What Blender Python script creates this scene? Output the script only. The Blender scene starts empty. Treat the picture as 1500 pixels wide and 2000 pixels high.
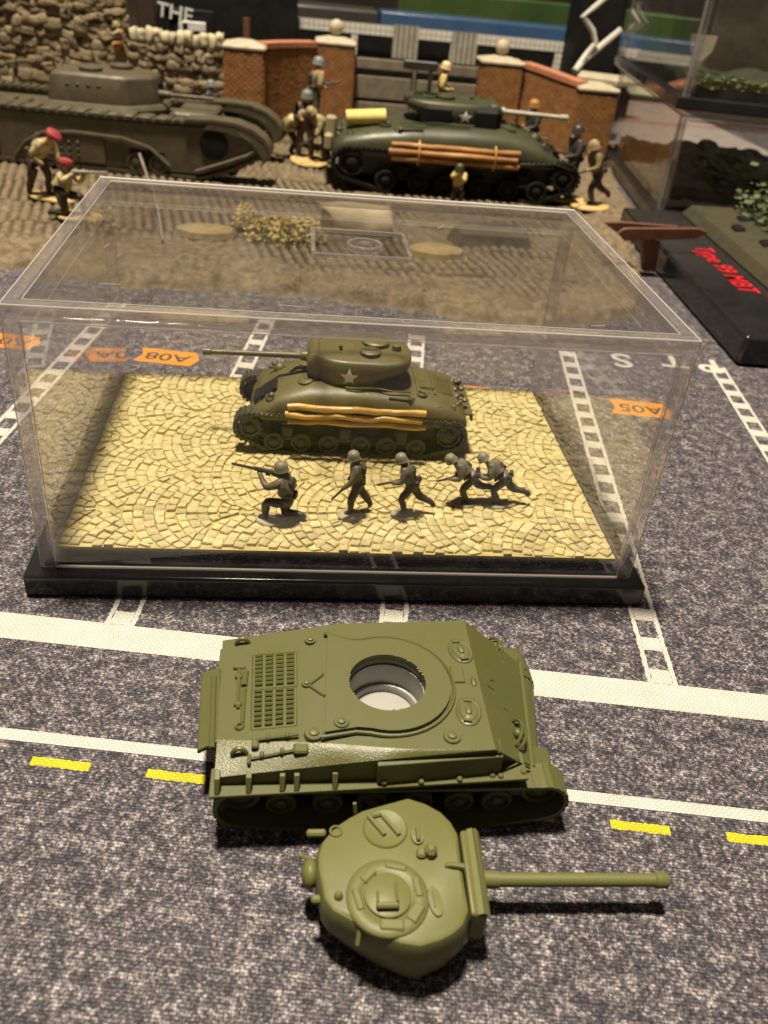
import bpy, bmesh, math, random
from mathutils import Vector, Matrix, noise
from mathutils.bvhtree import BVHTree
random.seed(7)
R = math.radians
S = bpy.context.scene
COL = S.collection
S.unit_settings.system = 'METRIC'
S.unit_settings.scale_length = 0.01            # one unit is one centimetre

# ------------------------------------------------------------------ camera
CAM = Vector((-1.4027, -15.0508, 12.2615))
RX = Vector((0.99302216, -0.07964678, 0.08696774))
UP = Vector((-0.02800975, 0.5570662, 0.8299956))
FW = Vector((0.11455327, 0.82663997, -0.55094819))
FPX = 1690.53
cd = bpy.data.cameras.new('camera'); cam = bpy.data.objects.new('camera', cd); COL.objects.link(cam)
cam.matrix_world = Matrix(((RX.x, UP.x, -FW.x, CAM.x), (RX.y, UP.y, -FW.y, CAM.y), (RX.z, UP.z, -FW.z, CAM.z), (0, 0, 0, 1)))
cd.sensor_width = 36; cd.sensor_fit = 'AUTO'; cd.lens = 36 * FPX / 2000
cd.clip_start = 0.5; cd.clip_end = 1000
cd.dof.use_dof = True; cd.dof.focus_distance = 17.4; cd.dof.aperture_fstop = 0.31
S.camera = cam
S.render.resolution_x, S.render.resolution_y = 768, 1024

# ------------------------------------------------------------------ light
W = bpy.data.worlds.new('World'); S.world = W; W.use_nodes = True
bg = W.node_tree.nodes['Background']; bg.inputs[0].default_value = (1.0, 0.80, 0.62, 1); bg.inputs[1].default_value = 0.12
ld = bpy.data.lights.new('ceiling_lamp', 'AREA'); ld.shape = 'DISK'; ld.size = 15; ld.energy = 550000
ld.color = (1.0, 0.87, 0.67)
lamp = bpy.data.objects.new('ceiling_lamp', ld); COL.objects.link(lamp)
lamp.location = (-14, 15, 150)
lamp.rotation_euler = (Vector((0, 5, 0)) - Vector(lamp.location)).to_track_quat('-Z', 'Y').to_euler()
S.view_settings.view_transform = 'Standard'; S.view_settings.look = 'None'
S.view_settings.exposure = 0; S.view_settings.gamma = 1
S.cycles.max_bounces = 16; S.cycles.transparent_max_bounces = 40; S.cycles.transmission_bounces = 12
S.cycles.caustics_reflective = False; S.cycles.caustics_refractive = False
S.cycles.sample_clamp_indirect = 6
S.cycles.use_denoising = True

# ------------------------------------------------------------------ helpers
def at(px, py, z):
    """point of the plane at height z seen at a photograph pixel"""
    d = RX * ((px - 750) / FPX) - UP * ((py - 1000) / FPX) + FW
    return CAM + d * ((z - CAM.z) / d.z)

def aty(px, py, y):
    d = RX * ((px - 750) / FPX) - UP * ((py - 1000) / FPX) + FW
    return CAM + d * ((y - CAM.y) / d.y)

def new_mat(name):
    m = bpy.data.materials.new(name); m.use_nodes = True
    nt = m.node_tree
    return m, nt, nt.nodes['Principled BSDF']

def N(nt, t, **kw):
    n = nt.nodes.new(t)
    for k, v in kw.items():
        if k in n.inputs.keys() if hasattr(n, 'inputs') else False: n.inputs[k].default_value = v
        else: setattr(n, k, v)
    return n

def ramp(nt, stops):
    n = nt.nodes.new('ShaderNodeValToRGB'); e = n.color_ramp.elements
    while len(e) < len(stops): e.new(0.5)
    for i, (p, c) in enumerate(stops):
        e[i].position = p; e[i].color = (*c, 1) if len(c) == 3 else c
    return n

def mat(name, c1, c2=None, rough=0.5, scale=3.0, bump=0.0, bscale=None, spec=0.5, metal=0.0, detail=5, dist=0.02, stretch=None):
    """paint or plastic: two tones mixed by noise, a fine bump"""
    m, nt, p = new_mat(name)
    p.inputs['Roughness'].default_value = rough; p.inputs['Metallic'].default_value = metal
    p.inputs['Specular IOR Level'].default_value = spec
    tc = nt.nodes.new('ShaderNodeTexCoord')
    if c2 is None: c2 = tuple(x * 0.8 for x in c1)
    n = nt.nodes.new('ShaderNodeTexNoise'); n.inputs['Scale'].default_value = scale; n.inputs['Detail'].default_value = detail
    n.inputs['Roughness'].default_value = 0.65
    vec = tc.outputs['Object']
    if stretch:
        mp = nt.nodes.new('ShaderNodeMapping'); mp.inputs['Scale'].default_value = stretch; nt.links.new(vec, mp.inputs[0]); vec = mp.outputs[0]
    nt.links.new(vec, n.inputs['Vector'])
    r = ramp(nt, [(0.32, c1), (0.68, c2)]); nt.links.new(n.outputs[0], r.inputs[0])
    nt.links.new(r.outputs[0], p.inputs['Base Color'])
    rr = nt.nodes.new('ShaderNodeMapRange'); rr.inputs[1].default_value = 0.3; rr.inputs[2].default_value = 0.7
    rr.inputs[3].default_value = max(0.03, rough - 0.08); rr.inputs[4].default_value = min(1, rough + 0.1)
    nt.links.new(n.outputs[0], rr.inputs[0]); nt.links.new(rr.outputs[0], p.inputs['Roughness'])
    if bump:
        b = nt.nodes.new('ShaderNodeTexNoise'); b.inputs['Scale'].default_value = bscale or scale * 6; b.inputs['Detail'].default_value = 4
        nt.links.new(vec, b.inputs['Vector'])
        bp = nt.nodes.new('ShaderNodeBump'); bp.inputs['Strength'].default_value = bump; bp.inputs['Distance'].default_value = dist
        nt.links.new(b.outputs[0], bp.inputs['Height']); nt.links.new(bp.outputs[0], p.inputs['Normal'])
    return m

def per_object(m, amount=0.25):
    """each piece a little lighter or darker than the next"""
    nt = m.node_tree; p = nt.nodes['Principled BSDF']
    src = p.inputs['Base Color'].links[0].from_socket
    oi = nt.nodes.new('ShaderNodeObjectInfo'); mr = nt.nodes.new('ShaderNodeMapRange')
    mr.inputs[3].default_value = 1 - amount; mr.inputs[4].default_value = 1 + amount * 0.6
    nt.links.new(oi.outputs['Random'], mr.inputs[0])
    hs = nt.nodes.new('ShaderNodeHueSaturation'); nt.links.new(mr.outputs[0], hs.inputs['Value']); nt.links.new(src, hs.inputs['Color'])
    nt.links.new(hs.outputs[0], p.inputs['Base Color'])
    return m

class MB:
    """collects shapes and links them as ONE mesh object"""
    def __init__(s): s.v = []; s.f = []
    def add(s, vs, fs, M=None):
        o = len(s.v)
        for v in vs:
            v = Vector(v); s.v.append(tuple(M @ v) if M else tuple(v))
        s.f += [tuple(i + o for i in f) for f in fs]
        return s
    def box(s, c, d, M=None, ch=0.0, rz=0.0):
        x, y, z = d[0] / 2, d[1] / 2, d[2] / 2
        T = Matrix.Translation(c) @ Matrix.Rotation(rz, 4, 'Z')
        if M is not None: T = M @ T
        if ch <= 0:
            vs = [(a * x, b * y, e * z) for e in (-1, 1) for b in (-1, 1) for a in (-1, 1)]
            return s.add(vs, [(0, 2, 3, 1), (4, 5, 7, 6), (0, 1, 5, 4), (2, 6, 7, 3), (0, 4, 6, 2), (1, 3, 7, 5)], T)
        ch = min(ch, x * .9, y * .9, z * .9)
        vs = []; idx = {}
        for a in (-1, 1):
            for b in (-1, 1):
                for e in (-1, 1):
                    for k in range(3):
                        p = [a * (x - ch), b * (y - ch), e * (z - ch)]
                        p[k] = (a * x, b * y, e * z)[k]
                        idx[a, b, e, k] = len(vs); vs.append(tuple(p))
        fs = []
        for k in range(3):
            i, j = [q for q in range(3) if q != k]
            for sg in (-1, 1):
                q = []
                for u, w in ((-1, -1), (1, -1), (1, 1), (-1, 1)):
                    t = [0, 0, 0]; t[k] = sg; t[i] = u; t[j] = w; q.append(idx[t[0], t[1], t[2], k])
                fs.append(tuple(q))
        for k in range(3):
            i, j = [q for q in range(3) if q != k]
            for u in (-1, 1):
                for w in (-1, 1):
                    t = [0, 0, 0]; t[i] = u; t[j] = w
                    t[k] = -1; t2 = list(t); t2[k] = 1
                    fs.append((idx[t[0], t[1], t[2], i], idx[t2[0], t2[1], t2[2], i], idx[t2[0], t2[1], t2[2], j], idx[t[0], t[1], t[2], j]))
        for a in (-1, 1):
            for b in (-1, 1):
                for e in (-1, 1): fs.append(tuple(idx[a, b, e, k] for k in range(3)))
        return s.add(vs, fs, T)
    def loft(s, loops, caps=True, M=None):
        n = len(loops[0]); vs = [p for l in loops for p in l]; fs = []
        for i in range(len(loops) - 1):
            for j in range(n):
                a, b = i * n + j, i * n + (j + 1) % n
                fs.append((a, b, b + n, a + n))
        if caps:
            fs.append(tuple(range(n))[::-1]); fs.append(tuple((len(loops) - 1) * n + j for j in range(n)))
        return s.add(vs, fs, M)
    def tube(s, pts, r, n=8, caps=True):
        pts = [Vector(p) for p in pts]; rs = r if isinstance(r, (list, tuple)) else [r] * len(pts)
        loops = []; u = None
        for i, p in enumerate(pts):
            t = (pts[min(i + 1, len(pts) - 1)] - pts[max(i - 1, 0)]).normalized()
            if u is None: u = t.orthogonal().normalized()
            u = (u - t * u.dot(t)).normalized(); w = t.cross(u)
            loops.append([p + (u * math.cos(2 * math.pi * k / n) + w * math.sin(2 * math.pi * k / n)) * rs[i] for k in range(n)])
        return s.loft(loops, caps)
    def lathe(s, prof, n=16, M=None, sx=1, sy=1):
        loops = [[(max(r, 1e-4) * sx * math.cos(2 * math.pi * k / n), max(r, 1e-4) * sy * math.sin(2 * math.pi * k / n), z) for k in range(n)] for r, z in prof]
        return s.loft(loops, True, M)
    def prism(s, poly, z0, z1, M=None, top=1.0):
        n = len(poly); cx = sum(p[0] for p in poly) / n; cy = sum(p[1] for p in poly) / n
        lo = [(p[0], p[1], z0) for p in poly]; hi = [(cx + (p[0] - cx) * top, cy + (p[1] - cy) * top, z1) for p in poly]
        return s.loft([lo, hi], True, M)
    def ring(s, c, r, t, n=24, M=None, m=6, arc=1.0, rx=1, ry=1):
        pts = [Vector(c) + Vector((r * rx * math.cos(2 * math.pi * arc * k / n), r * ry * math.sin(2 * math.pi * arc * k / n), 0)) for k in range(n + 1)]
        o = MB(); o.tube(pts, t, m); return s.add(o.v, o.f, M)
    def sphere(s, c, r, n=10, M=None, sc=(1, 1, 1)):
        prof = [(math.sin(math.pi * i / n) * r, -math.cos(math.pi * i / n) * r) for i in range(n + 1)]
        T = Matrix.Translation(c) @ Matrix.Diagonal((*sc, 1))
        return s.lathe(prof, n * 2, (M @ T) if M else T)
    def mesh(s, name, smooth=35):
        me = bpy.data.meshes.new(name); me.from_pydata(s.v, [], s.f); me.update()
        bm = bmesh.new(); bm.from_mesh(me); bmesh.ops.recalc_face_normals(bm, faces=bm.faces); bm.to_mesh(me); bm.free()
        if smooth:
            me.polygons.foreach_set('use_smooth', [True] * len(me.polygons)); me.set_sharp_from_angle(angle=R(smooth))
        return me
    def build(s, name, m, parent=None, smooth=35, origin=None, bevel=0, seg=2):
        if origin is not None:
            o = Vector(origin); s.v = [tuple(Vector(v) - o) for v in s.v]
        me = s.mesh(name, smooth)
        for q in (m if isinstance(m, (list, tuple)) else [m]): me.materials.append(q)
        return link(name, me, parent, bevel, seg)

def link(name, me, parent=None, bevel=0, seg=2):
    o = bpy.data.objects.new(name, me); COL.objects.link(o)
    if parent is not None: o.parent = parent
    if bevel:
        b = o.modifiers.new('bevel', 'BEVEL'); b.width = bevel; b.segments = seg; b.limit_method = 'ANGLE'; b.angle_limit = R(35)
        b.harden_normals = False
    return o

def tag(o, label=None, cat=None, group=None, kind=None):
    if label: o['label'] = label
    if cat: o['category'] = cat
    if group: o['group'] = group
    if kind: o['kind'] = kind
    return o

def empty(name, loc, label, cat, rz=0, sc=1, group=None):
    o = bpy.data.objects.new(name, None); COL.objects.link(o); o.empty_display_size = .2
    o.location = loc; o.rotation_euler = (0, 0, rz); o.scale = (sc, sc, sc)
    return tag(o, label, cat, group)

def text_obj(name, txt, size, m, parent, M, extrude=0.01, sx=1.0):
    cu = bpy.data.curves.new(name, 'FONT'); cu.body = txt; cu.size = size; cu.extrude = extrude; cu.align_x = 'CENTER'; cu.align_y = 'CENTER'
    cu.offset = size * 0.012
    t = bpy.data.objects.new(name + '_tmp', cu); COL.objects.link(t)
    bpy.context.view_layer.update()
    dg = bpy.context.evaluated_depsgraph_get()
    me = bpy.data.meshes.new_from_object(t.evaluated_get(dg)); bpy.data.objects.remove(t)
    me.transform(Matrix.Diagonal((sx, 1, 1, 1))); me.transform(M); me.materials.clear(); me.materials.append(m); me.name = name
    return link(name, me, parent)

# ------------------------------------------------------------------ materials
def fabric(name, speckle):
    m, nt, p = new_mat(name)
    p.inputs['Roughness'].default_value = 0.6; p.inputs['Specular IOR Level'].default_value = 0.3
    tc = nt.nodes.new('ShaderNodeTexCoord')
    st = nt.nodes.new('ShaderNodeTexBrick'); st.inputs['Scale'].default_value = 1.0
    st.inputs['Brick Width'].default_value = 0.105; st.inputs['Row Height'].default_value = 0.056
    st.inputs['Mortar Size'].default_value = 0.013; st.inputs['Mortar Smooth'].default_value = 0.8; st.offset = 0.5
    st.inputs['Color1'].default_value = (1, 1, 1, 1); st.inputs['Color2'].default_value = (.8, .8, .8, 1); st.inputs['Mortar'].default_value = (0, 0, 0, 1)
    wob = nt.nodes.new('ShaderNodeTexNoise'); wob.inputs['Scale'].default_value = 6
    nt.links.new(tc.outputs['Object'], wob.inputs['Vector'])
    vm = nt.nodes.new('ShaderNodeVectorMath'); vm.operation = 'MULTIPLY_ADD'; vm.inputs[1].default_value = (.05, .05, 0)
    nt.links.new(wob.outputs['Color'], vm.inputs[0]); nt.links.new(tc.outputs['Object'], vm.inputs[2])
    nt.links.new(vm.outputs[0], st.inputs['Vector'])
    if speckle:
        a = nt.nodes.new('ShaderNodeTexNoise'); a.inputs['Scale'].default_value = 3.0; a.inputs['Detail'].default_value = 5; a.inputs['Roughness'].default_value = .7
        b = nt.nodes.new('ShaderNodeTexNoise'); b.inputs['Scale'].default_value = 12; b.inputs['Detail'].default_value = 4; b.inputs['Roughness'].default_value = .8
        for q in (a, b): nt.links.new(tc.outputs['Object'], q.inputs['Vector'])
        mx = nt.nodes.new('ShaderNodeMix'); mx.data_type = 'FLOAT'; mx.inputs[0].default_value = .58
        nt.links.new(a.outputs[0], mx.inputs[2]); nt.links.new(b.outputs[0], mx.inputs[3])
        r = ramp(nt, [(0.39, (.019, .019, .027)), (0.47, (.052, .047, .062)), (0.535, (.145, .129, .142)), (0.62, (.48, .43, .445))])
        nt.links.new(mx.outputs[0], r.inputs[0]); col = r.outputs[0]
    else:
        a = nt.nodes.new('ShaderNodeTexNoise'); a.inputs['Scale'].default_value = 1.5
        nt.links.new(tc.outputs['Object'], a.inputs['Vector'])
        r = ramp(nt, [(0.3, speckle_col[0]), (0.7, speckle_col[1])]); nt.links.new(a.outputs[0], r.inputs[0]); col = r.outputs[0]
    mul = nt.nodes.new('ShaderNodeMix'); mul.data_type = 'RGBA'; mul.blend_type = 'MULTIPLY'; mul.inputs[0].default_value = .55 if speckle else .48
    nt.links.new(col, mul.inputs[6]); nt.links.new(st.outputs['Color'], mul.inputs[7])
    nt.links.new(mul.outputs[2], p.inputs['Base Color'])
    bp = nt.nodes.new('ShaderNodeBump'); bp.inputs['Strength'].default_value = .7; bp.inputs['Distance'].default_value = .012
    nt.links.new(st.outputs['Color'], bp.inputs['Height']); nt.links.new(bp.outputs[0], p.inputs['Normal'])
    return m

speckle_col = None
M_MAT = fabric('printed_fabric', True)
speckle_col = ((.69, .67, .61), (.60, .58, .52)); M_WHITE = fabric('white_print', False)
speckle_col = ((.72, .62, .02), (.60, .51, .015)); M_YELLOW = fabric('yellow_print', False)
speckle_col = ((.78, .30, .03), (.70, .26, .03)); M_ORANGE = fabric('orange_print', False)
M_INK = mat('black_print', (.03, .025, .02), rough=.7)
M_BLACK = mat('black_gloss_plastic', (.012, .012, .013), (.018, .018, .018), rough=.14, scale=.8, spec=.5)
M_BLACKM = mat('black_matt_plastic', (.006, .006, .006), (.012, .011, .010), rough=.6, spec=.2, scale=.8)
M_COB = mat('sand_yellow_cobble', (.58, .505, .245), (.37, .31, .135), rough=.6, scale=4.5, bump=.9, bscale=13, spec=.35, dist=.03)
per_object(M_COB, .24)
M_MORTAR = mat('ochre_mortar', (.46, .38, .14), (.34, .27, .09), rough=.75, scale=5, bump=.5, bscale=20)
M_KIT = mat('olive_kit_plastic', (.087, .091, .026), (.075, .079, .022), rough=.46, scale=1.2, bump=.10, bscale=30, spec=.5)
M_KITGRAIN = mat('olive_kit_plastic_grained', (.093, .097, .028), (.081, .085, .024), rough=.36, scale=1.2, bump=.5, bscale=40, spec=.6, dist=.015)
M_KITT = mat('olive_kit_plastic_lit', (.126, .130, .042), (.112, .116, .037), rough=.5, scale=1.2, bump=.08, bscale=30, spec=.4)  # the hull's olive, lightened for how light falls on the tilted turret
M_KITIN = mat('grey_inner_plastic', (.30, .30, .29), (.27, .27, .26), rough=.4, scale=1, bump=.05)
M_KITDISC = mat('pale_weight', (.36, .355, .335), (.30, .295, .28), rough=.45, scale=1)
M_OD = mat('olive_drab_paint', (.120, .106, .032), (.070, .062, .019), rough=.46, scale=1.6, bump=.2, bscale=14, spec=.5)
M_ODW = mat('dirty_olive_paint', (.090, .085, .032), (.036, .033, .014), rough=.5, scale=3, bump=.25, bscale=14)
M_TRACK = mat('dark_track', (.024, .023, .013), (.055, .052, .03), rough=.55, scale=6, bump=.3, bscale=20)
M_LOG = mat('ochre_glossy_wood', (.78, .52, .14), (.36, .17, .03), rough=.26, scale=7, bump=.5, bscale=14, stretch=(.22, 1, 1))
M_STAR = mat('off_white_decal', (.80, .80, .78), (.68, .68, .66), rough=.5)
M_FIG = mat('figure_olive', (.17, .15, .095), (.06, .052, .034), rough=.5, scale=5, bump=.2, bscale=20)
M_FIGD = mat('figure_dark', (.055, .05, .04), (.022, .02, .016), rough=.45, scale=5)
M_FIGSKIN = mat('figure_skin', (.32, .20, .11), (.22, .13, .07), rough=.5)
M_FIGBASE = mat('figure_base_grey', (.36, .33, .22), (.27, .245, .155), rough=.5, scale=6, bump=.3)
M_GUN = mat('gun_grey', (.03, .029, .027), (.05, .047, .042), rough=.35)

def acrylic():
    m, nt, p = new_mat('clear_acrylic'); nt.nodes.remove(p)
    out = nt.nodes['Material Output']
    geo = nt.nodes.new('ShaderNodeNewGeometry'); mr = nt.nodes.new('ShaderNodeMapRange'); mr.inputs[3].default_value = 1.49; mr.inputs[4].default_value = 1 / 1.49
    nt.links.new(geo.outputs['Backfacing'], mr.inputs[0])
    fr = nt.nodes.new('ShaderNodeFresnel'); nt.links.new(mr.outputs[0], fr.inputs['IOR'])
    t = nt.nodes.new('ShaderNodeBsdfTransparent'); t.inputs[0].default_value = (.995, .993, .995, 1)
    g = nt.nodes.new('ShaderNodeBsdfGlossy'); g.inputs['Roughness'].default_value = .012; g.inputs[0].default_value = (1, 1, 1, 1)
    mx = nt.nodes.new('ShaderNodeMixShader'); nt.links.new(fr.outputs[0], mx.inputs[0]); nt.links.new(t.outputs[0], mx.inputs[1]); nt.links.new(g.outputs[0], mx.inputs[2])
    # a faint film of dust and rubbed scratches
    tc = nt.nodes.new('ShaderNodeTexCoord'); n = nt.nodes.new('ShaderNodeTexNoise'); n.inputs['Scale'].default_value = .7; n.inputs['Detail'].default_value = 6
    nt.links.new(tc.outputs['Object'], n.inputs['Vector'])
    r = ramp(nt, [(.42, (0, 0, 0)), (.75, (.022, .022, .022))]); nt.links.new(n.outputs[0], r.inputs[0])
    d = nt.nodes.new('ShaderNodeBsdfDiffuse'); d.inputs[0].default_value = (.7, .68, .66, 1)
    m2 = nt.nodes.new('ShaderNodeMixShader'); nt.links.new(r.outputs[0], m2.inputs[0]); nt.links.new(mx.outputs[0], m2.inputs[1]); nt.links.new(d.outputs[0], m2.inputs[2])
    nt.links.new(m2.outputs[0], out.inputs[0])
    return m

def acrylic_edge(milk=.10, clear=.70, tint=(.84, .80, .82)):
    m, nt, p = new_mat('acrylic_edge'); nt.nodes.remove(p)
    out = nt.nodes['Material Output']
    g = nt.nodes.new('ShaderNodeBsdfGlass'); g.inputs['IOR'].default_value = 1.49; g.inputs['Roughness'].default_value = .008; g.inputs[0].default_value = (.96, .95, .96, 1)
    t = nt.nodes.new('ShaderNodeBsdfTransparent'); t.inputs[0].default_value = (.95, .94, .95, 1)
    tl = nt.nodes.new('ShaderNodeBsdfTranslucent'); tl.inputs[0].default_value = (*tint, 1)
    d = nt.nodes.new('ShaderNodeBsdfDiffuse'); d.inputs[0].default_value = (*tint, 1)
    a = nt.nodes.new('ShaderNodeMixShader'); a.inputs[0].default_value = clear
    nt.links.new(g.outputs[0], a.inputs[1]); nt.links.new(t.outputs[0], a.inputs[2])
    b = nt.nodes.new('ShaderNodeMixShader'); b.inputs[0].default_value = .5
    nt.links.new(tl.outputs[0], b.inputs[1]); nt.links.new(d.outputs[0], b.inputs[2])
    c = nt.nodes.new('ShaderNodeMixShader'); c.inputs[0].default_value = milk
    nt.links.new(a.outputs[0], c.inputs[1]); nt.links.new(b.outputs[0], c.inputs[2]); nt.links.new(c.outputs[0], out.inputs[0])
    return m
M_ACR = acrylic(); M_EDGE = acrylic_edge(); M_EDGE_GLOW = acrylic_edge(.85, .2, (.9, .9, .86)); M_GLINT_SCRATCH = acrylic_edge(.55, .7, (.9, .88, .88))  # the milkier versions imitate edge glow and glints; the last also colours scratches

# ------------------------------------------------------------------ table, mat and its print
tb = MB(); tb.box((10, 40, -.45), (300, 260, .5)).build('table', mat('dark_table', (.05, .035, .025), rough=.4, scale=.2), None)
tag(bpy.data.objects['table'], kind='structure')
MATROT = R(-8.2)
mt = MB(); mt.box((0, 0, -.06), (84, 96, .12)); mat_o = mt.build('play_mat', M_MAT, None); tag(mat_o, kind='structure')
mat_o.location = (4, 26, 0); mat_o.rotation_euler = (0, 0, MATROT)
MI = (Matrix.Translation((4, 26, 0)) @ Matrix.Rotation(MATROT, 4, 'Z')).inverted()
def ml(x, y): return MI @ Vector((x, y, 0))
def frayed(poly, amp=.013, step=.055):
    out = []
    for i, a in enumerate(poly):
        c = poly[(i + 1) % len(poly)]; L = math.hypot(c[0] - a[0], c[1] - a[1]); n = int(L / step)
        out.append(a)
        if n < 4 or n > 1500: continue
        nx, ny = (c[1] - a[1]) / L, -(c[0] - a[0]) / L
        for k in range(1, n):
            o_ = random.uniform(-amp, amp); out.append((a[0] + (c[0] - a[0]) * k / n + nx * o_, a[1] + (c[1] - a[1]) * k / n + ny * o_))
    return out
def sheet(name, polys, m, z=.004, parent=None):
    b = MB()
    polys = [frayed(q) for q in polys]
    for poly in polys: b.prism([(q[0], q[1]) for q in poly], z * .2, z)
    return b.build(name, m, parent or mat_o, smooth=0)
# along the lines of the print: local x runs along the white lines, local y across them
c1 = (ml(-7.1, -1.16), ml(8.4, -3.4)); yl = (c1[0].y + c1[1].y) / 2
sheet('white_line', [[(-45, yl - .37), (40, yl - .37), (40, yl + .37), (-45, yl + .37)]], M_WHITE)
c2 = (ml(-6.27, -4.08), ml(7.2, -5.95)); y2 = (c2[0].y + c2[1].y) / 2
sheet('white_line', [[(-45, y2 - .125), (40, y2 - .125), (40, y2 + .125), (-45, y2 + .125)]], M_WHITE)
y3 = (ml(-4.57, -4.83).y + ml(5.38, -6.22).y) / 2
d0 = ml(-5.6, -4.66).x
for i in range(-6, 14):
    x = d0 + i * 2.0
    sheet('yellow_dash', [[(x, y3 - .09), (x + 1.02, y3 - .09), (x + 1.02, y3 + .09), (x, y3 + .09)]], M_YELLOW)
lx = ml(6.45, -2.7).x
for i in range(-6, 6):
    x0 = lx + i * 5.64; polys = []; L = 17.5
    yb = yl + .37
    polys.append([(x0 - .31, yb), (x0 - .21, yb), (x0 - .21, yb + L), (x0 - .31, yb + L)])
    polys.append([(x0 + .21, yb), (x0 + .31, yb), (x0 + .31, yb + L), (x0 + .21, yb + L)])
    k = 0
    y = yb
    while y < yb + L - .3:
        polys.append([(x0 - .212, y), (x0 + .212, y), (x0 + .212, y + .42), (x0 - .212, y + .42)]); y += 1.0
    sheet('ladder_marking', polys, M_WHITE)
for i, (cx, cy, t) in enumerate(((-5.4, 12.3, 'A08'), (10.25, 9.95, 'A05'), (5.03, 10.5, 'A06'), (-.2, 11.5, 'A07'), (-10.7, 13.0, 'A09'), (15.6, 9.25, 'A04'))):
    q = ml(cx, cy)
    tg = sheet('orange_tag', [[(q.x - 1.02, q.y - .55), (q.x + .85, q.y - .55), (q.x + 1.05, q.y), (q.x + .85, q.y + .55), (q.x - 1.02, q.y + .55), (q.x - .85, q.y)]], M_ORANGE, .008)
    text_obj('tag_lettering', t, .78, M_INK, tg, Matrix.Translation((q.x, q.y, .010)) @ Matrix.Rotation(math.pi, 4, 'Z'), .001, 1.15)
for px, py, ch in ((10.9, 14.0, 'S'), (12.95, 14.2, 'T'), (14.25, 13.9, 'P')):
    q = ml(px, py)
    text_obj('white_letter', ch, 1.75, M_WHITE, mat_o, Matrix.Translation((q.x, q.y, .005)) @ Matrix.Rotation(math.pi, 4, 'Z'), .0015)
for i, (px, py) in enumerate(((1206, 1198), (1200, 1277))):
    p = at(px, py, .02)
    b = MB(); b.sphere((0, 0, 0), .035, 5, None, (1, .7, .6))
    o = b.build('crumb', mat('tan_crumb%d' % i, (.6, .42, .2), rough=.7)); o.location = p
    tag(o, ('tiny tan crumb lying on the mat right under the case corner', 'tiny tan crumb on the mat just above the wide white line')[i], 'crumb', 'crumbs on the mat')

# ------------------------------------------------------------------ display base with the cobbled plate
HB = .5635; HW = 6.5; DP = 9.407; TOP = HB + 5.799
base = empty('display_base', (0, DP / 2, 0), 'glossy black plinth with a cream cobbled plate under the clear cover', 'display base')
b = MB(); b.box((0, 0, HB / 2), (13.6, DP + .56, HB)); b.build('plinth_body', M_BLACK, base, bevel=.08, seg=5, smooth=60)
b = MB(); b.box((0, 0, HB + .13), (12.1, 8.5, .26), None, .03); b.build('raised_block', M_BLACK, base)
PZ = .90; PX, PY = 6.17, 4.37
b = MB(); b.box((0, 0, PZ - .035), (PX * 2, PY * 2, .07)); plate = b.build('cobble_plate', M_MORTAR, base)
def cobbles():
    RF = 1.62; dr = .238; out = []
    for i in range(-6, 8):
        for j in range(-5, 6):
            cx = i * RF - .2; cy = j * RF * 2 + (RF if i % 2 else 0) + .35
            cov = [(cx + RF, cy + RF), (cx + RF, cy - RF), (cx + 2 * RF, cy)]
            ox, cx0 = cx, cx; cx = cx + RF * .72
            rows = int(1.8 * RF / dr)
            for k in range(rows + 1):
                r1 = RF * 1.72 - k * dr; r0 = max(r1 - dr, .0)
                if r1 < .12: continue
                rm = (r0 + r1) / 2; n = max(4, int(2 * math.pi * rm / (.27 if rm > .5 else .22))); ph = random.random()
                for q in range(n):
                    a0 = 2 * math.pi * (q + ph) / n; a1 = 2 * math.pi * (q + ph + 1) / n; am = (a0 + a1) / 2
                    c = (cx + rm * math.cos(am), cy + rm * math.sin(am))
                    if any((c[0] - u) ** 2 + (c[1] - w) ** 2 < (RF - .05) ** 2 for u, w in cov): continue
                    if math.hypot(c[0] - cx0, c[1] - cy) > RF + .1: continue
                    if abs(c[0]) > PX - .04 or abs(c[1]) > PY - .04: continue
                    g = .013; ga = g / max(rm, .1)
                    P = []
                    for rr, aa in ((r0 + g, a0 + ga), (r1 - g, a0 + ga), (r1 - g, am), (r1 - g, a1 - ga), (r0 + g, a1 - ga), (r0 + g, am)):
                        x = cx + rr * math.cos(aa) + random.uniform(-.02, .02); y = cy + rr * math.sin(aa) + random.uniform(-.02, .02)
                        d = math.hypot(x - cx0, y - cy)
                        if d > RF - g: x, y = cx0 + (x - cx0) / d * (RF - g), cy + (y - cy) / d * (RF - g)
                        for u, w in cov:
                            d = math.hypot(x - u, y - w)
                            if d < RF + g: x, y = u + (x - u) / d * (RF + g), w + (y - w) / d * (RF + g)
                        P.append((max(-PX + .005, min(PX - .005, x)), max(-PY + .005, min(PY - .005, y))))
                    A = .5 * sum(P[m][0] * P[(m + 1) % 6][1] - P[(m + 1) % 6][0] * P[m][1] for m in range(6))
                    if abs(A) < .018: continue
                    out.append((c, P))
    out.sort(key=lambda t: t[0][1])
    return out
stones = cobbles(); rest = MB()
for n_, (c, P) in enumerate(stones):
    h = random.uniform(.028, .066)
    mx = sum(p[0] for p in P) / 6; my = sum(p[1] for p in P) / 6
    lo = [(p[0] - mx, p[1] - my, -.02) for p in P]; mid = [(p[0] - mx, p[1] - my, h * .62) for p in P]
    tx, ty = random.uniform(-.1, .1), random.uniform(-.1, .1)
    hi = [((p[0] - mx) * .88, (p[1] - my) * .88, h + (p[0] - mx) * tx + (p[1] - my) * ty) for p in P]
    b = MB()
    b.loft([lo, mid, hi], True)
    if n_ < 300:
        o = b.build('cobblestone', M_COB, plate, smooth=50); o.location = (mx, my, PZ)
    else:
        rest.add(b.v, b.f, Matrix.Translation((mx, my, PZ)))
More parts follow.
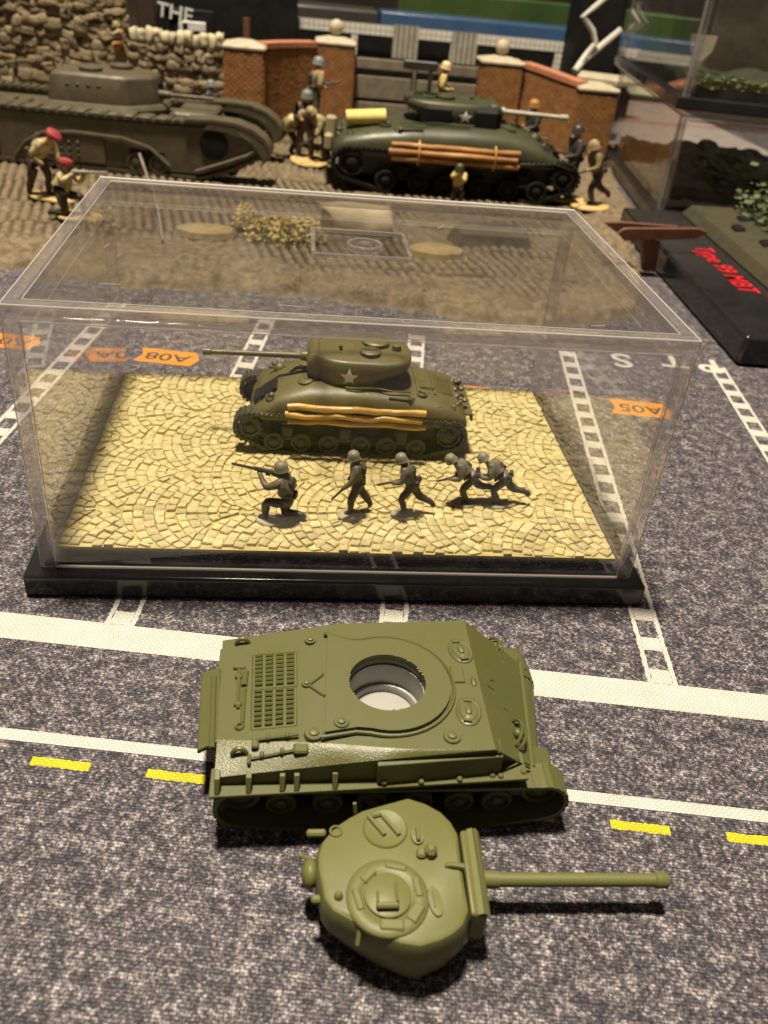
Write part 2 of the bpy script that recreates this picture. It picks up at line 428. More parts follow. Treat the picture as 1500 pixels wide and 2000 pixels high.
o = rest.build('far_cobblestones', M_COB, plate, smooth=50); o['kind'] = 'stuff'

# ------------------------------------------------------------------ clear cover
cover = empty('clear_cover', (0, DP / 2, HB), 'large clear acrylic cover standing over the tank on cobbles', 'display cover')
T = .31; H = TOP - HB; D2 = DP / 2; e = .004
def part(name, m, c, d, ch=0): return MB().box(c, d).build(name, m, cover, smooth=0 if not ch else 60, bevel=ch * 2.0, seg=4)
part('front_panel', M_ACR, (0, -D2 + T / 2, (H - T + .06) / 2), (2 * (HW - T) - e, T, H - T - .06 - e))
part('rear_panel', M_ACR, (0, D2 - T / 2, (H - T + .12) / 2), (2 * (HW - T) - e, T, H - T - .12 - e))
for s in (-1, 1): part('side_panel', M_ACR, (s * (HW - T / 2), 0, (H - T + .12) / 2), (T, 2 * (D2 - T) - e, H - T - .12 - e))
part('top_panel', M_ACR, (0, 0, H - T / 2), (2 * (HW - T) - e, 2 * (D2 - T) - e, T))
for sx in (-1, 1):
    for sy in (-1, 1): part('corner_post', M_EDGE, (sx * (HW - T / 2), sy * (D2 - T / 2), (H - T) / 2 - e), (T, T, H - T - e), .035)
for sy in (-1, 1):
    part('top_rail', M_EDGE, (0, sy * (D2 - T / 2), H - T / 2), (2 * HW, T, T), .04)
    part('foot_rail', M_EDGE_GLOW if sy < 0 else M_EDGE, (0, sy * (D2 - .035), .031), (2 * (HW - T) - e, .055, .054), .008)  # front rail's milky white stands in for light glowing along the bottom edge
for sx in (-1, 1):
    part('top_rail', M_EDGE, (sx * (HW - T / 2), 0, H - T / 2), (T, 2 * (D2 - T) - e, T), .04)
    part('foot_rail', M_EDGE, (sx * (HW - T / 2), 0, .06), (T, 2 * (D2 - T) - e, .115), .03)
# milky tubes added along the edges in place of lamp glints
def glint_line(pts, r): MB().tube(pts, r, 6).build('glint_line', M_EDGE_GLOW if r > .03 else M_GLINT_SCRATCH, cover)
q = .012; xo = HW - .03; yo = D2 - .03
glint_line([(-xo, -yo, H - q), (xo, -yo, H - q)], .016); glint_line([(-xo + T, -yo, H - T - q), (xo - T, -yo, H - T - q)], .013)
glint_line([(-xo + T, -yo + T, H - q), (xo - T, -yo + T, H - q)], .010)
glint_line([(-xo, yo, H - q), (xo, yo, H - q)], .035); glint_line([(-xo + T, yo - T, H - q), (xo - T, yo - T, H - q)], .022)
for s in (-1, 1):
    glint_line([(s * xo, -yo, H - q), (s * xo, yo, H - q)], .014); glint_line([(s * (xo - T), -yo + T, H - q), (s * (xo - T), yo - T, H - q)], .012)
    glint_line([(s * xo, -yo, .02), (s * xo, -yo, H - .04)], .008); glint_line([(s * (xo - T), -yo, .02), (s * (xo - T), -yo, H - T)], .010)
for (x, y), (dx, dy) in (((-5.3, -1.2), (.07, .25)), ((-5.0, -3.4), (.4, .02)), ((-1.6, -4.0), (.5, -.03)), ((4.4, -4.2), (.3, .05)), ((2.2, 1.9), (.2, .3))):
    MB().tube([(x, y, H + .002), (x + dx, y + dy, H + .002)], .006, 4).build('scratch', M_GLINT_SCRATCH, cover)
# raised maker's panel moulded in the top
M_CLEARG = acrylic_edge(.10, .5, (.8, .78, .74))
em = MB(); ec = Vector((.15, 4.72 - D2, H + .026))
for (cx, cy, dx, dy) in ((0, .95, 2.25, .1), (0, -.95, 2.25, .1), (-1.075, 0, .1, 1.79), (1.075, 0, .1, 1.79)):
    em.box((ec.x + cx, ec.y + cy, ec.z + .02), (dx, dy, .09), None, .02)
emb = em.build('raised_panel', M_CLEARG, cover)
b = MB(); b.box((ec.x, ec.y, ec.z), (2.05, 1.79, .04)); b.build('panel_field', M_ACR, emb)
b = MB(); b.ring((ec.x + .1, ec.y - .1, ec.z + .04), .38, .05, 28, None, 8)
b.prism([(ec.x + .1 + .17 * math.cos(a) * (1 if k % 2 else .55), ec.y - .1 + .2 * math.sin(a) * (1 if k % 2 else .55)) for k, a in enumerate([2 * math.pi * q / 10 for q in range(10)])], ec.z + .02, ec.z + .08)
b.build('emblem', M_CLEARG, emb)
#PART2
# ------------------------------------------------------------------ loose olive hull of the kit
KO = Vector((-.1, -4.55, 0))
kit = empty('kit_hull', KO, 'unpainted olive plastic tank hull with an open round turret hole, lying on the mat', 'model tank hull')
ZF = 1.76
def zdeck(x): return ZF if x > -.35 else ZF - (-.35 - x) * .165
def U(px, py, z): return at(px, py, z)
def UD(px, py, h=0.0):
    z = ZF
    for _ in range(6): z = zdeck(at(px, py, z).x) + h
    return at(px, py, z)
A = UD(435, 1251); B = UD(907, 1212); Cn = UD(968, 1464); D0 = UD(424, 1444); F1 = Vector((-.35, A.y + (B.y - A.y) * .45, ZF)); G1 = UD(640, 1452)
H1 = UD(800, 1464)
D = at(419, 1519, 1.27); Em = at(737, 1485, 1.66)
ZFD = 1.10
def wallpt(p, z): return Vector((p.x, p.y, z))
hb = MB()
# turret hole in the flat front part of the deck
hc = UD(756, 1337); HR = .655; NH = 48
hole = [Vector((hc.x + HR * math.cos(2 * math.pi * k / NH), hc.y + HR * math.sin(2 * math.pi * k / NH), ZF)) for k in range(NH)]
def filled(outer, inner, z=None):
    bm = bmesh.new(); ov = [bm.verts.new(p) for p in outer]; iv = [bm.verts.new(p) for p in inner]
    eds = [bm.edges.new((l[i], l[(i + 1) % len(l)])) for l in (ov, iv) for i in range(len(l))]
    bmesh.ops.triangle_fill(bm, use_beauty=True, use_dissolve=False, edges=eds)
    bm.verts.index_update()
    r = ([v.co.copy() for v in bm.verts], [tuple(v.index for v in f.verts) for f in bm.faces]); bm.free(); return r
front = [F1, G1, H1, Cn, B]
hb.add(*filled(front, hole))
hb.add([A, F1, G1, D0], [(0, 1, 2, 3)])                              # sloping engine deck
NB = at(1041, 1496, .98); FB = at(1019, 1300, .98)                    # foot of the glacis
hb.add([B, Cn, NB, FB], [(0, 1, 2, 3)])
hb.add([wallpt(D, 1.0), D, Em, Cn, NB, wallpt(NB, .9), wallpt(Em, .95)], [(0, 1, 2, 6), (6, 2, 3, 4, 5)])   # near wall
hb.add([wallpt(A, .95), A, F1, B, FB, wallpt(FB, .9)], [(0, 1, 2, 3, 4, 5)])
rr = [A, D0, D, wallpt(D, .98), wallpt(A, .98)]
ra = [Vector((p.x - .0, p.y, p.z)) for p in rr]
hb.add(ra, [(0, 1, 2, 3, 4)])
hb.add([wallpt(A, .95), wallpt(D, 1.0), wallpt(NB, .9), wallpt(FB, .9)], [(0, 1, 2, 3)])
# wall of the hole
hb.add([*hole, *[p - Vector((0, 0, .12)) for p in hole]], [(k, (k + 1) % NH, NH + (k + 1) % NH, NH + k) for k in range(NH)])
# remove the underside where the well goes: the well is closed, so it may pass through
body = hb.build('hull_body', M_KIT, kit, smooth=25, origin=KO)
def along(P, t):
    L_ = [(P[k + 1] - P[k]).length for k in range(len(P) - 1)]; s_ = t * sum(L_)
    for k, l_ in enumerate(L_):
        if s_ <= l_ or k == len(L_) - 1: return P[k].lerp(P[k + 1], min(1, s_ / l_))
        s_ -= l_
gb = MB(); rows = []
for k in range(25):
    ca, ea = along([D0, G1, H1, Cn], k / 24), along([D, Em, Cn + Vector((0, -.002, 0))], k / 24); row = []
    for m_ in range(7):
        s_ = m_ / 6; q = ca.lerp(ea, s_); q.z = ca.z + (ea.z - ca.z) * s_ ** 1.35 + .004; row.append(q)
    rows.append(row)
gb.add([q for r_ in rows for q in r_], [(k * 7 + m_, k * 7 + m_ + 1, k * 7 + m_ + 8, k * 7 + m_ + 7) for k in range(24) for m_ in range(6)])
gb.build('side_band', M_KITGRAIN, kit, smooth=60, origin=KO)
def kp(mb, name, m=None, **k): return mb.build(name, m or M_KIT, kit, origin=KO, **k)
# lower hull
b = MB(); yc = (A.y + D.y) / 2 + .03
b.box((.25, yc, .6), (5.2, 1.9, .74)); kp(b, 'lower_hull', M_KIT)
# fenders
for s in (-1, 1):
    if s < 0: P = [at(407, 1557, ZFD), at(700, 1541, ZFD + .09), at(1033, 1521, ZFD + .15)]
    else: P = [Vector((-2.5, A.y + .12, ZFD)), Vector((0, A.y + .14, ZFD + .09)), Vector((2.75, A.y + .2, ZFD + .15))]
    inn = [Vector((p.x, p.y - s * .55, p.z)) for p in P]
    b = MB(); lo = Vector((0, 0, -.055))
    b.loft([[P[i], inn[i], inn[i] + lo, P[i] + lo] for i in range(3)]); kp(b, 'fender', bevel=.012)
for px in (421, 483, 549, 577, 652):
    zf_ = ZFD + (px - 407) * .0003; t = at(px, 1530 - (px - 421) * .055, zf_ + .2); q = at(px + 2, 1553 - (px - 421) * .048, zf_ + .012)
    b = MB(); b.loft([[Vector((q.x - .045, q.y + .3, q.z + .24)), Vector((q.x + .045, q.y + .3, q.z + .24)), Vector((q.x + .045, q.y + .12, q.z + .22)), Vector((q.x - .045, q.y + .12, q.z + .22))],
                      [Vector((q.x - .04, q.y + .3, q.z - .02)), Vector((q.x + .04, q.y + .3, q.z - .02)), q + Vector((.04, .0, 0)), q + Vector((-.04, .0, 0))]])
    kp(b, 'fender_bracket', bevel=.01)
for px, py in ((750, 1531), (823, 1530), (898, 1525), (962, 1517), (978, 1519), (1023, 1511)):
    q = at(px, py, ZFD + .14); b = MB(); b.box((q.x, q.y + .03, q.z), (.09, .1, .09), None, .02); kp(b, 'fender_bracket')
# applique box on the near wall
t0, t1 = at(738, 1496, 1.62), at(984, 1478, 1.62)
u0, u1 = at(743, 1488, 1.64), at(981, 1471, 1.64)
b = MB(); b.loft([[t0, t0 + Vector((0, .35, .03)), t0 + Vector((0, .35, -.5)), t0 + Vector((.02, -.02, -.5))],
                  [t1, t1 + Vector((0, .35, .03)), t1 + Vector((0, .35, -.5)), t1 + Vector((0, -.02, -.5))]])
kp(b, 'applique_armour', bevel=.015)
# rear overhang plate
b = MB(); r0, r1, r2, r3 = at(431, 1303, 1.12), at(428, 1446, 1.12), at(385, 1466, .98), at(394, 1312, .98)
b.loft([[r0, r1, r2, r3], [p - Vector((0, 0, .10)) for p in (r0, r1, r2, r3)]]); kp(b, 'rear_plate', bevel=.02)
b = MB(); s0, s1 = at(418, 1322, 1.09), at(414, 1462, 1.09)
b.tube([s0, s1], .05, 8); kp(b, 'rear_hinge')
b = MB(); b.loft([[wallpt(A, .98), wallpt(D, .98), wallpt(D, .3), wallpt(A, .3)], [wallpt(A, .98) + Vector((.2, 0, 0)), wallpt(D, .98) + Vector((.2, 0, 0)), wallpt(D, .3) + Vector((.4, 0.5, 0)), wallpt(A, .3) + Vector((.4, -.5, 0))]]); kp(b, 'rear_wall')
# rounded transmission cover at the bow
b = MB(); loops = []
for i in range(9):
    a = R(100 - i * 22); cz, rr_ = .62, .36
    loops.append([(NB.x - .12 + .30 * math.cos(a) * 1.25, NB.y + .30, cz + rr_ * math.sin(a)), (NB.x + .02 + .30 * math.cos(a) * 1.25, (NB.y + FB.y) / 2, cz + rr_ * math.sin(a)), (FB.x - .14 + .30 * math.cos(a) * 1.25, FB.y - .25, cz + rr_ * math.sin(a))])
vs = [p for l in loops for p in l]; fs = []
for i in range(8):
    for j in range(2): fs.append((i * 3 + j, i * 3 + j + 1, i * 3 + 4 + j, i * 3 + 3 + j))
b.add(vs, fs); kp(b, 'transmission_cover', smooth=60)
# tracks: closed belts with raised links, wheels recessed inside
def belt_path(cf, rf, cr, rrr, n=18, ground=0.0):
    """outline in x,z: front wheel, idler, flat ground run"""
    pts = []
    for i in range(n + 1):
        a = R(100 - 180 * i / n * 1.02); pts.append((cf[0] + rf * math.cos(a), cf[1] + rf * math.sin(a)))
    pts += [(cf[0] - rf * 2.0, ground + .0), (cr[0] + rrr * 1.35, ground)]
    for i in range(n + 1):
        a = R(262 - 180 * i / n * .98); pts.append((cr[0] + rrr * math.cos(a), cr[1] + rrr * math.sin(a)))
    return pts
def resample(pts, step):
    pts = pts + [pts[0]]; out = []; acc = 0
    for i in range(len(pts) - 1):
        a, c = Vector(pts[i]), Vector(pts[i + 1]); L = (c - a).length; t = -acc
        while t + step <= L:
            t += step
            if t >= 0: out.append((a + (c - a) * (t / L), (c - a).normalized()))
        acc = L - t
    return out
def belt(path, y0, y1, thick=.05, link=.12, tooth=.028, cover=.86):
    b = MB(); n = len(path); P = [Vector(p) for p in path]; inn = []
    c = sum(P, Vector((0, 0))) / n
    for i in range(n):
        t = (P[(i + 1) % n] - P[i - 1]).normalized(); nn = Vector((t.y, -t.x))
        if nn.dot(P[i] - c) > 0: nn = -nn
        inn.append(P[i] + nn * thick)
    loops = [[(P[i].x, y0, P[i].y), (P[i].x, y1, P[i].y), (inn[i].x, y1, inn[i].y), (inn[i].x, y0, inn[i].y)] for i in range(n)]
    loops.append(loops[0]); b.loft(loops, False)
    for p, t in resample(path, link):
        nn = Vector((t.y, -t.x))
        if nn.dot(p - c) < 0: nn = -nn
        M = Matrix(((t.x, 0, nn.x, p.x), (0, 1, 0, (y0 + y1) / 2), (t.y, 0, nn.y, p.y), (0, 0, 0, 1)))
        b.box((0, 0, tooth * .3), (link * .62, abs(y1 - y0) * 1.03, tooth * 2), M)
    return b
def wheel(name, c, r, m, parent, face, origin=(0, 0, 0), dark=None, rim=.30, w=.16, teeth=0, sub=True):
    """disc wheel seen from the side 'face' (-1 near): rim, dish and hub"""
    b = MB(); M = Matrix.Translation(Vector(c) - Vector(origin)) @ Matrix.Rotation(R(90) * (1 if face < 0 else -1), 4, 'X')
    b.lathe([(r, -w), (r, 0), (r * .95, .02), (r * (1 - rim) + .01, .02), (r * (1 - rim), -.035), (r * .42, -.02), (r * .36, .03), (r * .2, .045), (0, .048)], 24, M)
    if teeth:
        for k in range(teeth):
            a = 2 * math.pi * k / teeth
            b.box((r * math.cos(a) * 1.02, r * math.sin(a) * 1.02, -.01), (r * .2, r * .16, .06), M @ Matrix.Rotation(0, 4, 'Z'), 0, a) if False else b.box((0, 0, 0), (r * .24, r * .16, .06), M @ Matrix.Rotation(a, 4, 'Z') @ Matrix.Translation((r * 1.0, 0, -.01)))
    return b.build(name, m, parent)
YN = at(700, 1620, 0).y                                              # near face of the near track
kpath = belt_path((2.98, .60), .42, (-1.95, .52), .44)
for y0, y1, f in ((YN, YN + .5, -1), (A.y + .05 - .45, A.y + .05, 1)):
    b = belt(kpath, y0, y1, .06, .13, .012); kp(b, 'track', M_KIT)
    yf = YN + .30 if f < 0 else A.y - .1
    for x, r, z in ((-2.0, .36, .52), (-1.32, .26, .29), (-.55, .26, .29), (.2, .26, .29), (.95, .26, .29), (1.65, .26, .29), (2.3, .27, .31), (3.0, .34, .6)):
        wheel('road_wheel', (x, yf, z), r, M_KIT, kit, f, KO)
    for x in (-.95, .58, 1.95):
        b = MB(); b.box((x, yf - f * .08 + (.1 if f < 0 else -.1), .55), (.42, .16, .34), None, .04); b.box((x, yf + (.12 if f < 0 else -.12), .82), (.2, .14, .1), None, .03); kp(b, 'bogie')
# raised turret plate around the hole
pr = 1.08; top_l, bot_l = UD(639, 1247), UD(634, 1440)
pl = []
a0 = math.radians(118); a1 = math.radians(-118)
pl.append(top_l); pl.append(Vector((hc.x - .55, hc.y + pr * .93, ZF)))
for k in range(29):
    a = R(108) - R(216) * k / 28; pl.append(Vector((hc.x + pr * math.cos(a), hc.y + pr * math.sin(a), ZF)))
pl.append(Vector((hc.x - .55, hc.y - pr * .93, ZF))); pl.append(bot_l)
PH = .075
po = [Vector((p.x, p.y, ZF + PH)) for p in pl]; hi_hole = [Vector((p.x, p.y, ZF + PH)) for p in hole]
vs, fs = filled(po, hi_hole); b = MB(); b.add(vs, fs)
n = len(po); b.add(po + [Vector((p.x, p.y, ZF - .02)) for p in po], [(k, (k + 1) % n, n + (k + 1) % n, n + k) for k in range(n)])
b.add(hi_hole + [Vector((p.x, p.y, ZF - .03)) for p in hole], [(k, (k + 1) % NH, NH + (k + 1) % NH, NH + k) for k in range(NH)])
kp(b, 'turret_plate')
b = MB(); b.tube([Vector((hc.x + (q.x - hc.x) * 1.06, hc.y + (q.y - hc.y) * 1.06, ZF + .02)) for q in pl], .034, 6); kp(b, 'plate_weld')
# ragged moulding flash left around the hole
b = MB()
for k in range(46):
    a = random.choice((R(175), R(205), R(195), R(280), R(20), R(60))) + random.uniform(-.22, .22); s = random.uniform(.008, .028)
    b.sphere((hc.x + (HR - .005) * math.cos(a), hc.y + (HR - .005) * math.sin(a), ZF + PH - random.uniform(0, .05)), s, 3, None, (1, 1, .8))
fl = kp(b, 'moulding_flash'); fl['kind'] = 'stuff'
# grey well and the pale disc in it
wr = HR - .012
b = MB(); Mw = Matrix.Translation((hc.x, hc.y, 0))
b.add(*(lambda o: (o.v, o.f))(MB().lathe([(wr + .05, .50), (wr + .05, ZF - .16), (wr, ZF - .16), (wr, 1.15), (wr - .03, 1.17), (wr - .06, 1.16), (wr - .08, 1.12), (wr - .08, 1.0), (wr - .08, .50)], 48)), Mw)
kp(b, 'inner_well', M_KITIN)
b = MB(); b.lathe([(wr - .088, .90), (wr - .088, 1.02), (wr - .12, 1.04), (0, 1.04)], 40, Mw); kp(b, 'weight_disc', M_KITDISC)
# deck fittings
def lump(px, py, r, h, name='filler_cap', dome=.5, sx=1, sy=1):
    p = UD(px, py, PH if name == 'plate_cap' else 0); b = MB()
    b.lathe([(r, -.03), (r, h * .6), (r * .92, h), (r * .55, h), (r * .5, h + .015), (r * dome, h + .03), (0, h + .045)], 20, Matrix.Translation(p), sx, sy); return kp(b, name)
lump(613, 1436, .155, .07); lump(599, 1337, .085, .04); lump(606, 1253, .10, .05); lump(667, 1412, .125, .04, 'plate_cap'); lump(883, 1440, .145, .04)
for px, py, ang in ((899, 1272, 12), (915, 1390, -8)):
    p = UD(px, py); b = MB(); M = Matrix.Translation(p) @ Matrix.Rotation(R(ang), 4, 'Z')
    b.lathe([(.30, -.02), (.30, .02), (.27, .035), (.22, .03), (.2, .045), (0, .05)], 24, M, .72, 1.05)
    b.lathe([(.09, .03), (.09, .075), (.05, .09), (0, .09)], 12, M, .6, 1.2); b.box((-.02, .2, .05), (.12, .05, .04), M); b.box((-.02, -.24, .05), (.14, .06, .05), M)
    kp(b, 'crew_hatch')
p = UD(893, 1318); b = MB(); b.box((p.x, p.y, p.z + .012), (.22, .40, .045), None, .015); kp(b, 'ventilator_plate')
p = UD(925, 1332); b = MB(); b.sphere((p.x, p.y, p.z), .075, 6, None, (.8, 1.6, .5)); kp(b, 'gun_travel_lock')
# louvred engine grilles: two panels of four columns
def bil(q, u, v): return q[0] * (1 - u) * (1 - v) + q[1] * u * (1 - v) + q[2] * u * v + q[3] * (1 - u) * v
for quad in (((496, 1281), (577, 1275), (578, 1338), (495, 1344)), ((494, 1349), (577, 1344), (577, 1416), (493, 1424))):
    Q = [UD(*c) for c in quad]; b = MB()
    fr_ = [bil(Q, u, v) for u, v in ((-.03, -.03), (1.03, -.03), (1.03, 1.03), (-.03, 1.03))]
    b.tube(fr_ + [fr_[0]], .012, 4); fo = kp(b, 'engine_grille'); sl = MB()
    for cidx in range(4):
        for r_ in range(8):
            u0, u1 = (cidx + .14) / 4, (cidx + .84) / 4; v0, v1 = (r_ + .1) / 8, (r_ + .64) / 8
            vm_ = (v0 + v1) / 2; up = Vector((0, 0, .03))
            sl.tube([bil(Q, u0, vm_) + up, bil(Q, u1, vm_) + up], .034, 6)
    so = sl.build('louvres', M_KIT, fo, origin=KO); so['kind'] = 'stuff'
b = MB()
for pts, r in ((((600, 1340), (632, 1316)), .022), (((600, 1336), (634, 1359)), .022)):
    b.tube([UD(*c, .02) for c in pts], r, 6)
kp(b, 'tow_bracket')
for name, segs in (('moulded_rod', (((467, 1308), (465, 1384), .032),)), ('moulded_spanner', (((480, 1312), (477, 1340), .055), ((478, 1345), (473, 1412), .035)))):
    b = MB()
    for c0, c1_, r in segs: b.tube([UD(*c0, .015), UD(*c1_, .015)], r, 8)
    if name == 'moulded_spanner': b.ring(UD(468, 1418, .02), .06, .025, 12)
    else:
        for c in ((466, 1322), (464, 1376)): q = UD(*c, .015); b.box(q, (.13, .08, .07), None, .02)
        q = UD(468, 1304, .015); b.box(q, (.22, .07, .06), None, .02)
    kp(b, name)
bn = (G1 - D0).cross(D - D0).normalized(); bn = bn if bn.z > 0 else -bn
def dn(px, py):
    d = RX * ((px - 750) / FPX) - UP * ((py - 1000) / FPX) + FW
    return CAM + d * ((D0 - CAM).dot(bn) / d.dot(bn)) + bn * .02
for px, py, rx, ry in ((468, 1467, .13, .1), (474, 1258, .12, .1)):
    p = dn(px, py + 8) if py > 1400 else UD(px, py); b = MB(); M = Matrix.Translation(p) @ Matrix.Rotation(R(78), 4, 'X')
    b.ring((0, 0, 0), .11, .038, 14, M, 8, .5); kp(b, 'lifting_ring')
b = MB(); b.tube([dn(500, 1449) + Vector((0, 0, .03)), dn(583, 1438) + Vector((0, 0, .03))], .028, 7); q = dn(499, 1453); b.box(q + Vector((0, -.02, .02)), (.12, .2, .07), None, .02)
for px in (524, 561): q = dn(px, 1447 - (px - 500) * .12); b.box(q + Vector((0, 0, .02)), (.07, .11, .1), None, .02)
kp(b, 'moulded_axe')
b = MB(); b.tube([dn(489, 1484) + Vector((0, 0, -.0)), dn(575, 1467) + Vector((0, 0, .0))], .028, 7); q = dn(487, 1485); b.box(q, (.06, .2, .08), None, .02)
q = dn(588, 1463); b.box(q + Vector((0, 0, 0)), (.24, .2, .07), None, .03)
for px in (512, 551): q = dn(px, 1480 - (px - 489) * .17); b.box(q, (.07, .12, .1), None, .02)
kp(b, 'moulded_shovel')
b = MB(); b.tube([UD(583, 1262, .0), UD(588, 1345, .0), UD(592, 1436, .0)], .012, 4); b.tube([UD(628, 1241, .0), UD(632, 1330, .0), UD(626, 1440, .0)], .014, 4); b.tube([UD(486, 1270, .0), UD(482, 1432, .0)], .01, 4); kp(b, 'deck_seam')
# glacis fittings: headlight guards, scratches are left to the surface
gn = (B - Cn).cross(NB - Cn).normalized();  gn = gn if gn.z > 0 else -gn
def G(px, py, h=0.0):
    d = RX * ((px - 750) / FPX) - UP * ((py - 1000) / FPX) + FW
    t = (Cn - CAM).dot(gn) / d.dot(gn); return CAM + d * t + gn * h
for c in (((957, 1252), (966, 1281)), ((1003, 1412), (1008, 1459))):
    p, q = G(*c[0]), G(*c[1]); ax = (q - p)
    M = Matrix(((ax.x / 2, gn.x, ax.cross(gn).normalized().x, (p.x + q.x) / 2), (ax.y / 2, gn.y, ax.cross(gn).normalized().y, (p.y + q.y) / 2), (ax.z / 2, gn.z, ax.cross(gn).normalized().z, (p.z + q.z) / 2), (0, 0, 0, 1)))
    b = MB()
    for off in (-.06, .05):
        pts = [M @ Vector((math.cos(a), .2 * math.sin(a), off)) for a in [math.pi * k / 10 for k in range(11)]]
        b.tube(pts, .028, 6)
    mid_ = (p + q) / 2 + gn * .06; b.sphere(mid_, .085, 6, None, (1, 1.2, 1)); kp(b, 'headlight_guard')
b = MB(); b.tube([G(975, 1468), G(1034, 1500)], .025, 5); kp(b, 'glacis_edge_strip')
p = G(948, 1378, .02)
for c0, c1_ in (((957, 1328), (982, 1337)), ((952, 1339), (966, 1349)), ((984, 1383), (1000, 1396)), ((990, 1377), (996, 1383))):
    b = MB(); b.tube([G(*c0, .002), G(*c1_, .002)], [.012, .006], 4); kp(b, 'gouge', M_TRACK)
b = MB(); b.tube([G(1000, 1300, .01), G(1030, 1465, .01)], .012, 4); kp(b, 'glacis_seam')
b = MB(); b.tube([FB + Vector((-.02, .05, .02)), NB + Vector((-.02, -.05, .02))], .05, 8); kp(b, 'bow_joint')
b = MB(); b.loft([[NB + Vector((-.05, .5, .03)), NB + Vector((.42, .45, -.1)), NB + Vector((.38, -.28, -.14)), NB + Vector((-.1, -.3, 0))], [NB + Vector((-.05, .5, -.4)), NB + Vector((.3, .45, -.4)), NB + Vector((.3, -.2, -.3)), NB + Vector((-.1, -.3, -.3))]]); kp(b, 'fender_nose', bevel=.06, seg=3)
b = MB(); b.loft([[FB + Vector((-.5, -.05, .12)), FB + Vector((.12, -.1, .0)), FB + Vector((.08, .55, -.05)), FB + Vector((-.5, .5, .05))], [FB + Vector((-.5, -.05, -.4)), FB + Vector((.1, -.1, -.4)), FB + Vector((.05, .5, -.3)), FB + Vector((-.5, .45, -.3))]]); kp(b, 'fender_nose', bevel=.06, seg=3)

# ------------------------------------------------------------------ loose olive turret with its gun
TO = Vector((.35, -7.6, 0)); ZT = 1.08
tur = empty('kit_turret', TO, 'loose olive plastic turret with long gun barrel lying in front of the hull', 'model tank turret')
def tp(mb, name, m=None, **k): return mb.build(name, m or M_KITT, tur, origin=TO, **k)
roof_px = ((798, 1553), (833, 1564), (864, 1581), (884, 1601), (897, 1624), (903, 1672), (910, 1722), (920, 1778), (909, 1808), (889, 1826), (864, 1839), (823, 1851), (783, 1845), (747, 1830), (712, 1814), (676, 1795), (646, 1778), (630, 1755), (618, 1697), (617, 1668), (626, 1641), (651, 1611), (680, 1592), (707, 1578), (757, 1564))
roof = [at(x, y, ZT) for x, y in roof_px]
nr = len(roof); ctr = sum(roof, Vector()) / nr
def ringz(sc, z, dx=0, dy=0): return [Vector((ctr.x + (p.x - ctr.x) * sc + dx, ctr.y + (p.y - ctr.y) * sc + dy, z)) for p in roof]
b = MB(); foot = {12: (783, 1905), 11: (812, 1914), 10: (866, 1888), 9: (905, 1850), 8: (928, 1822), 13: (742, 1887), 14: (702, 1864), 15: (664, 1834), 16: (640, 1812), 17: (630, 1792)}
low = ringz(.86, .06, .02, .02)
for k_, c_ in foot.items(): low[k_] = at(*c_, .06)
mid = [low[k_].lerp(q_, .45) + Vector((0, 0, 0)) for k_, q_ in enumerate(ringz(1.03, .55, .0, -.02))]
b.loft([low, mid, ringz(1.015, .62, .01, 0), ringz(1.0, ZT - .12), ringz(.965, ZT - .03), ringz(.92, ZT)])
tp(b, 'turret_shell', smooth=32)
def V(px, py, h=0): return at(px, py, ZT + h)
# commander's cupola
p = V(757, 1753); b = MB(); M = Matrix.Translation(p)
b.lathe([(.60, -.03), (.60, .01), (.585, .03), (.50, .05), (.40, .055), (.37, .03), (.345, .03), (.34, .07), (.31, .085), (0, .09)], 44, M, .98, 1.0); cu = tp(b, 'cupola', smooth=45)
for k, (dx, dy, sx, sy, rz) in enumerate(((-.42, -.05, .12, .34, 12), (.02, -.43, .34, .17, -4), (.36, -.26, .18, .3, -35), (.43, .12, .12, .32, 8), (.15, .44, .32, .11, -14), (-.26, .32, .14, .26, -45))):
    b = MB(); b.box((0, 0, .045), (sx, sy, .055), Matrix.Translation(p + Vector((dx, dy, 0))) @ Matrix.Rotation(R(rz), 4, 'Z'), .025); b.build('vision_block', M_KITT, cu, origin=TO)
b = MB(); b.box((p.x - .03, p.y - .21, p.z + .15), (.32, .09, .08), None, .025); b.tube([p + Vector((.12, -.14, .13)), p + Vector((.12, .14, .13))], .022, 6); b.tube([p + Vector((-.16, -.15, .13)), p + Vector((-.15, .02, .13))], .022, 6); b.build('hatch_handle', M_KITT, cu, origin=TO)
# loader's hatch
p = V(752, 1619); b = MB(); M = Matrix.Translation(p)
b.lathe([(.34, -.02), (.34, .012), (.325, .03), (.30, .018), (0, .02)], 36, M, 1, 1); lh = tp(b, 'loader_hatch')
b = MB()
for dx in (-.12, .10):
    b.tube([p + Vector((dx - .12, .2, .04)), p + Vector((dx + .10, -.13, .04))], .035, 7)
b.tube([p + Vector((-.25, .18, .04)), p + Vector((-.04, .23, .04))], .03, 6); b.build('hatch_hinge', M_KITT, lh, origin=TO)
p = V(815, 1634); b = MB(); b.lathe([(.14, -.02), (.13, .04), (.0, .05)], 18, Matrix.Translation(p), .75, 1.15); b.box((p.x, p.y, p.z + .06), (.06, .24, .09), None, .02); tp(b, 'periscope')
p = V(840, 1667); b = MB(); b.box((p.x, p.y, p.z + .06), (.19, .2, .2), None, .06); b.box((p.x - .14, p.y - .02, p.z + .02), (.14, .15, .12), None, .03); tp(b, 'periscope')
p = V(850, 1762); b = MB(); b.lathe([(.13, -.02), (.12, .035), (0, .045)], 18, Matrix.Translation(p) @ Matrix.Rotation(R(6), 4, 'Z'), .8, 1.9); b.tube([p + Vector((-.03, .14, .05)), p + Vector((-.02, -.1, .05))], .012, 5); tp(b, 'sight_cover')
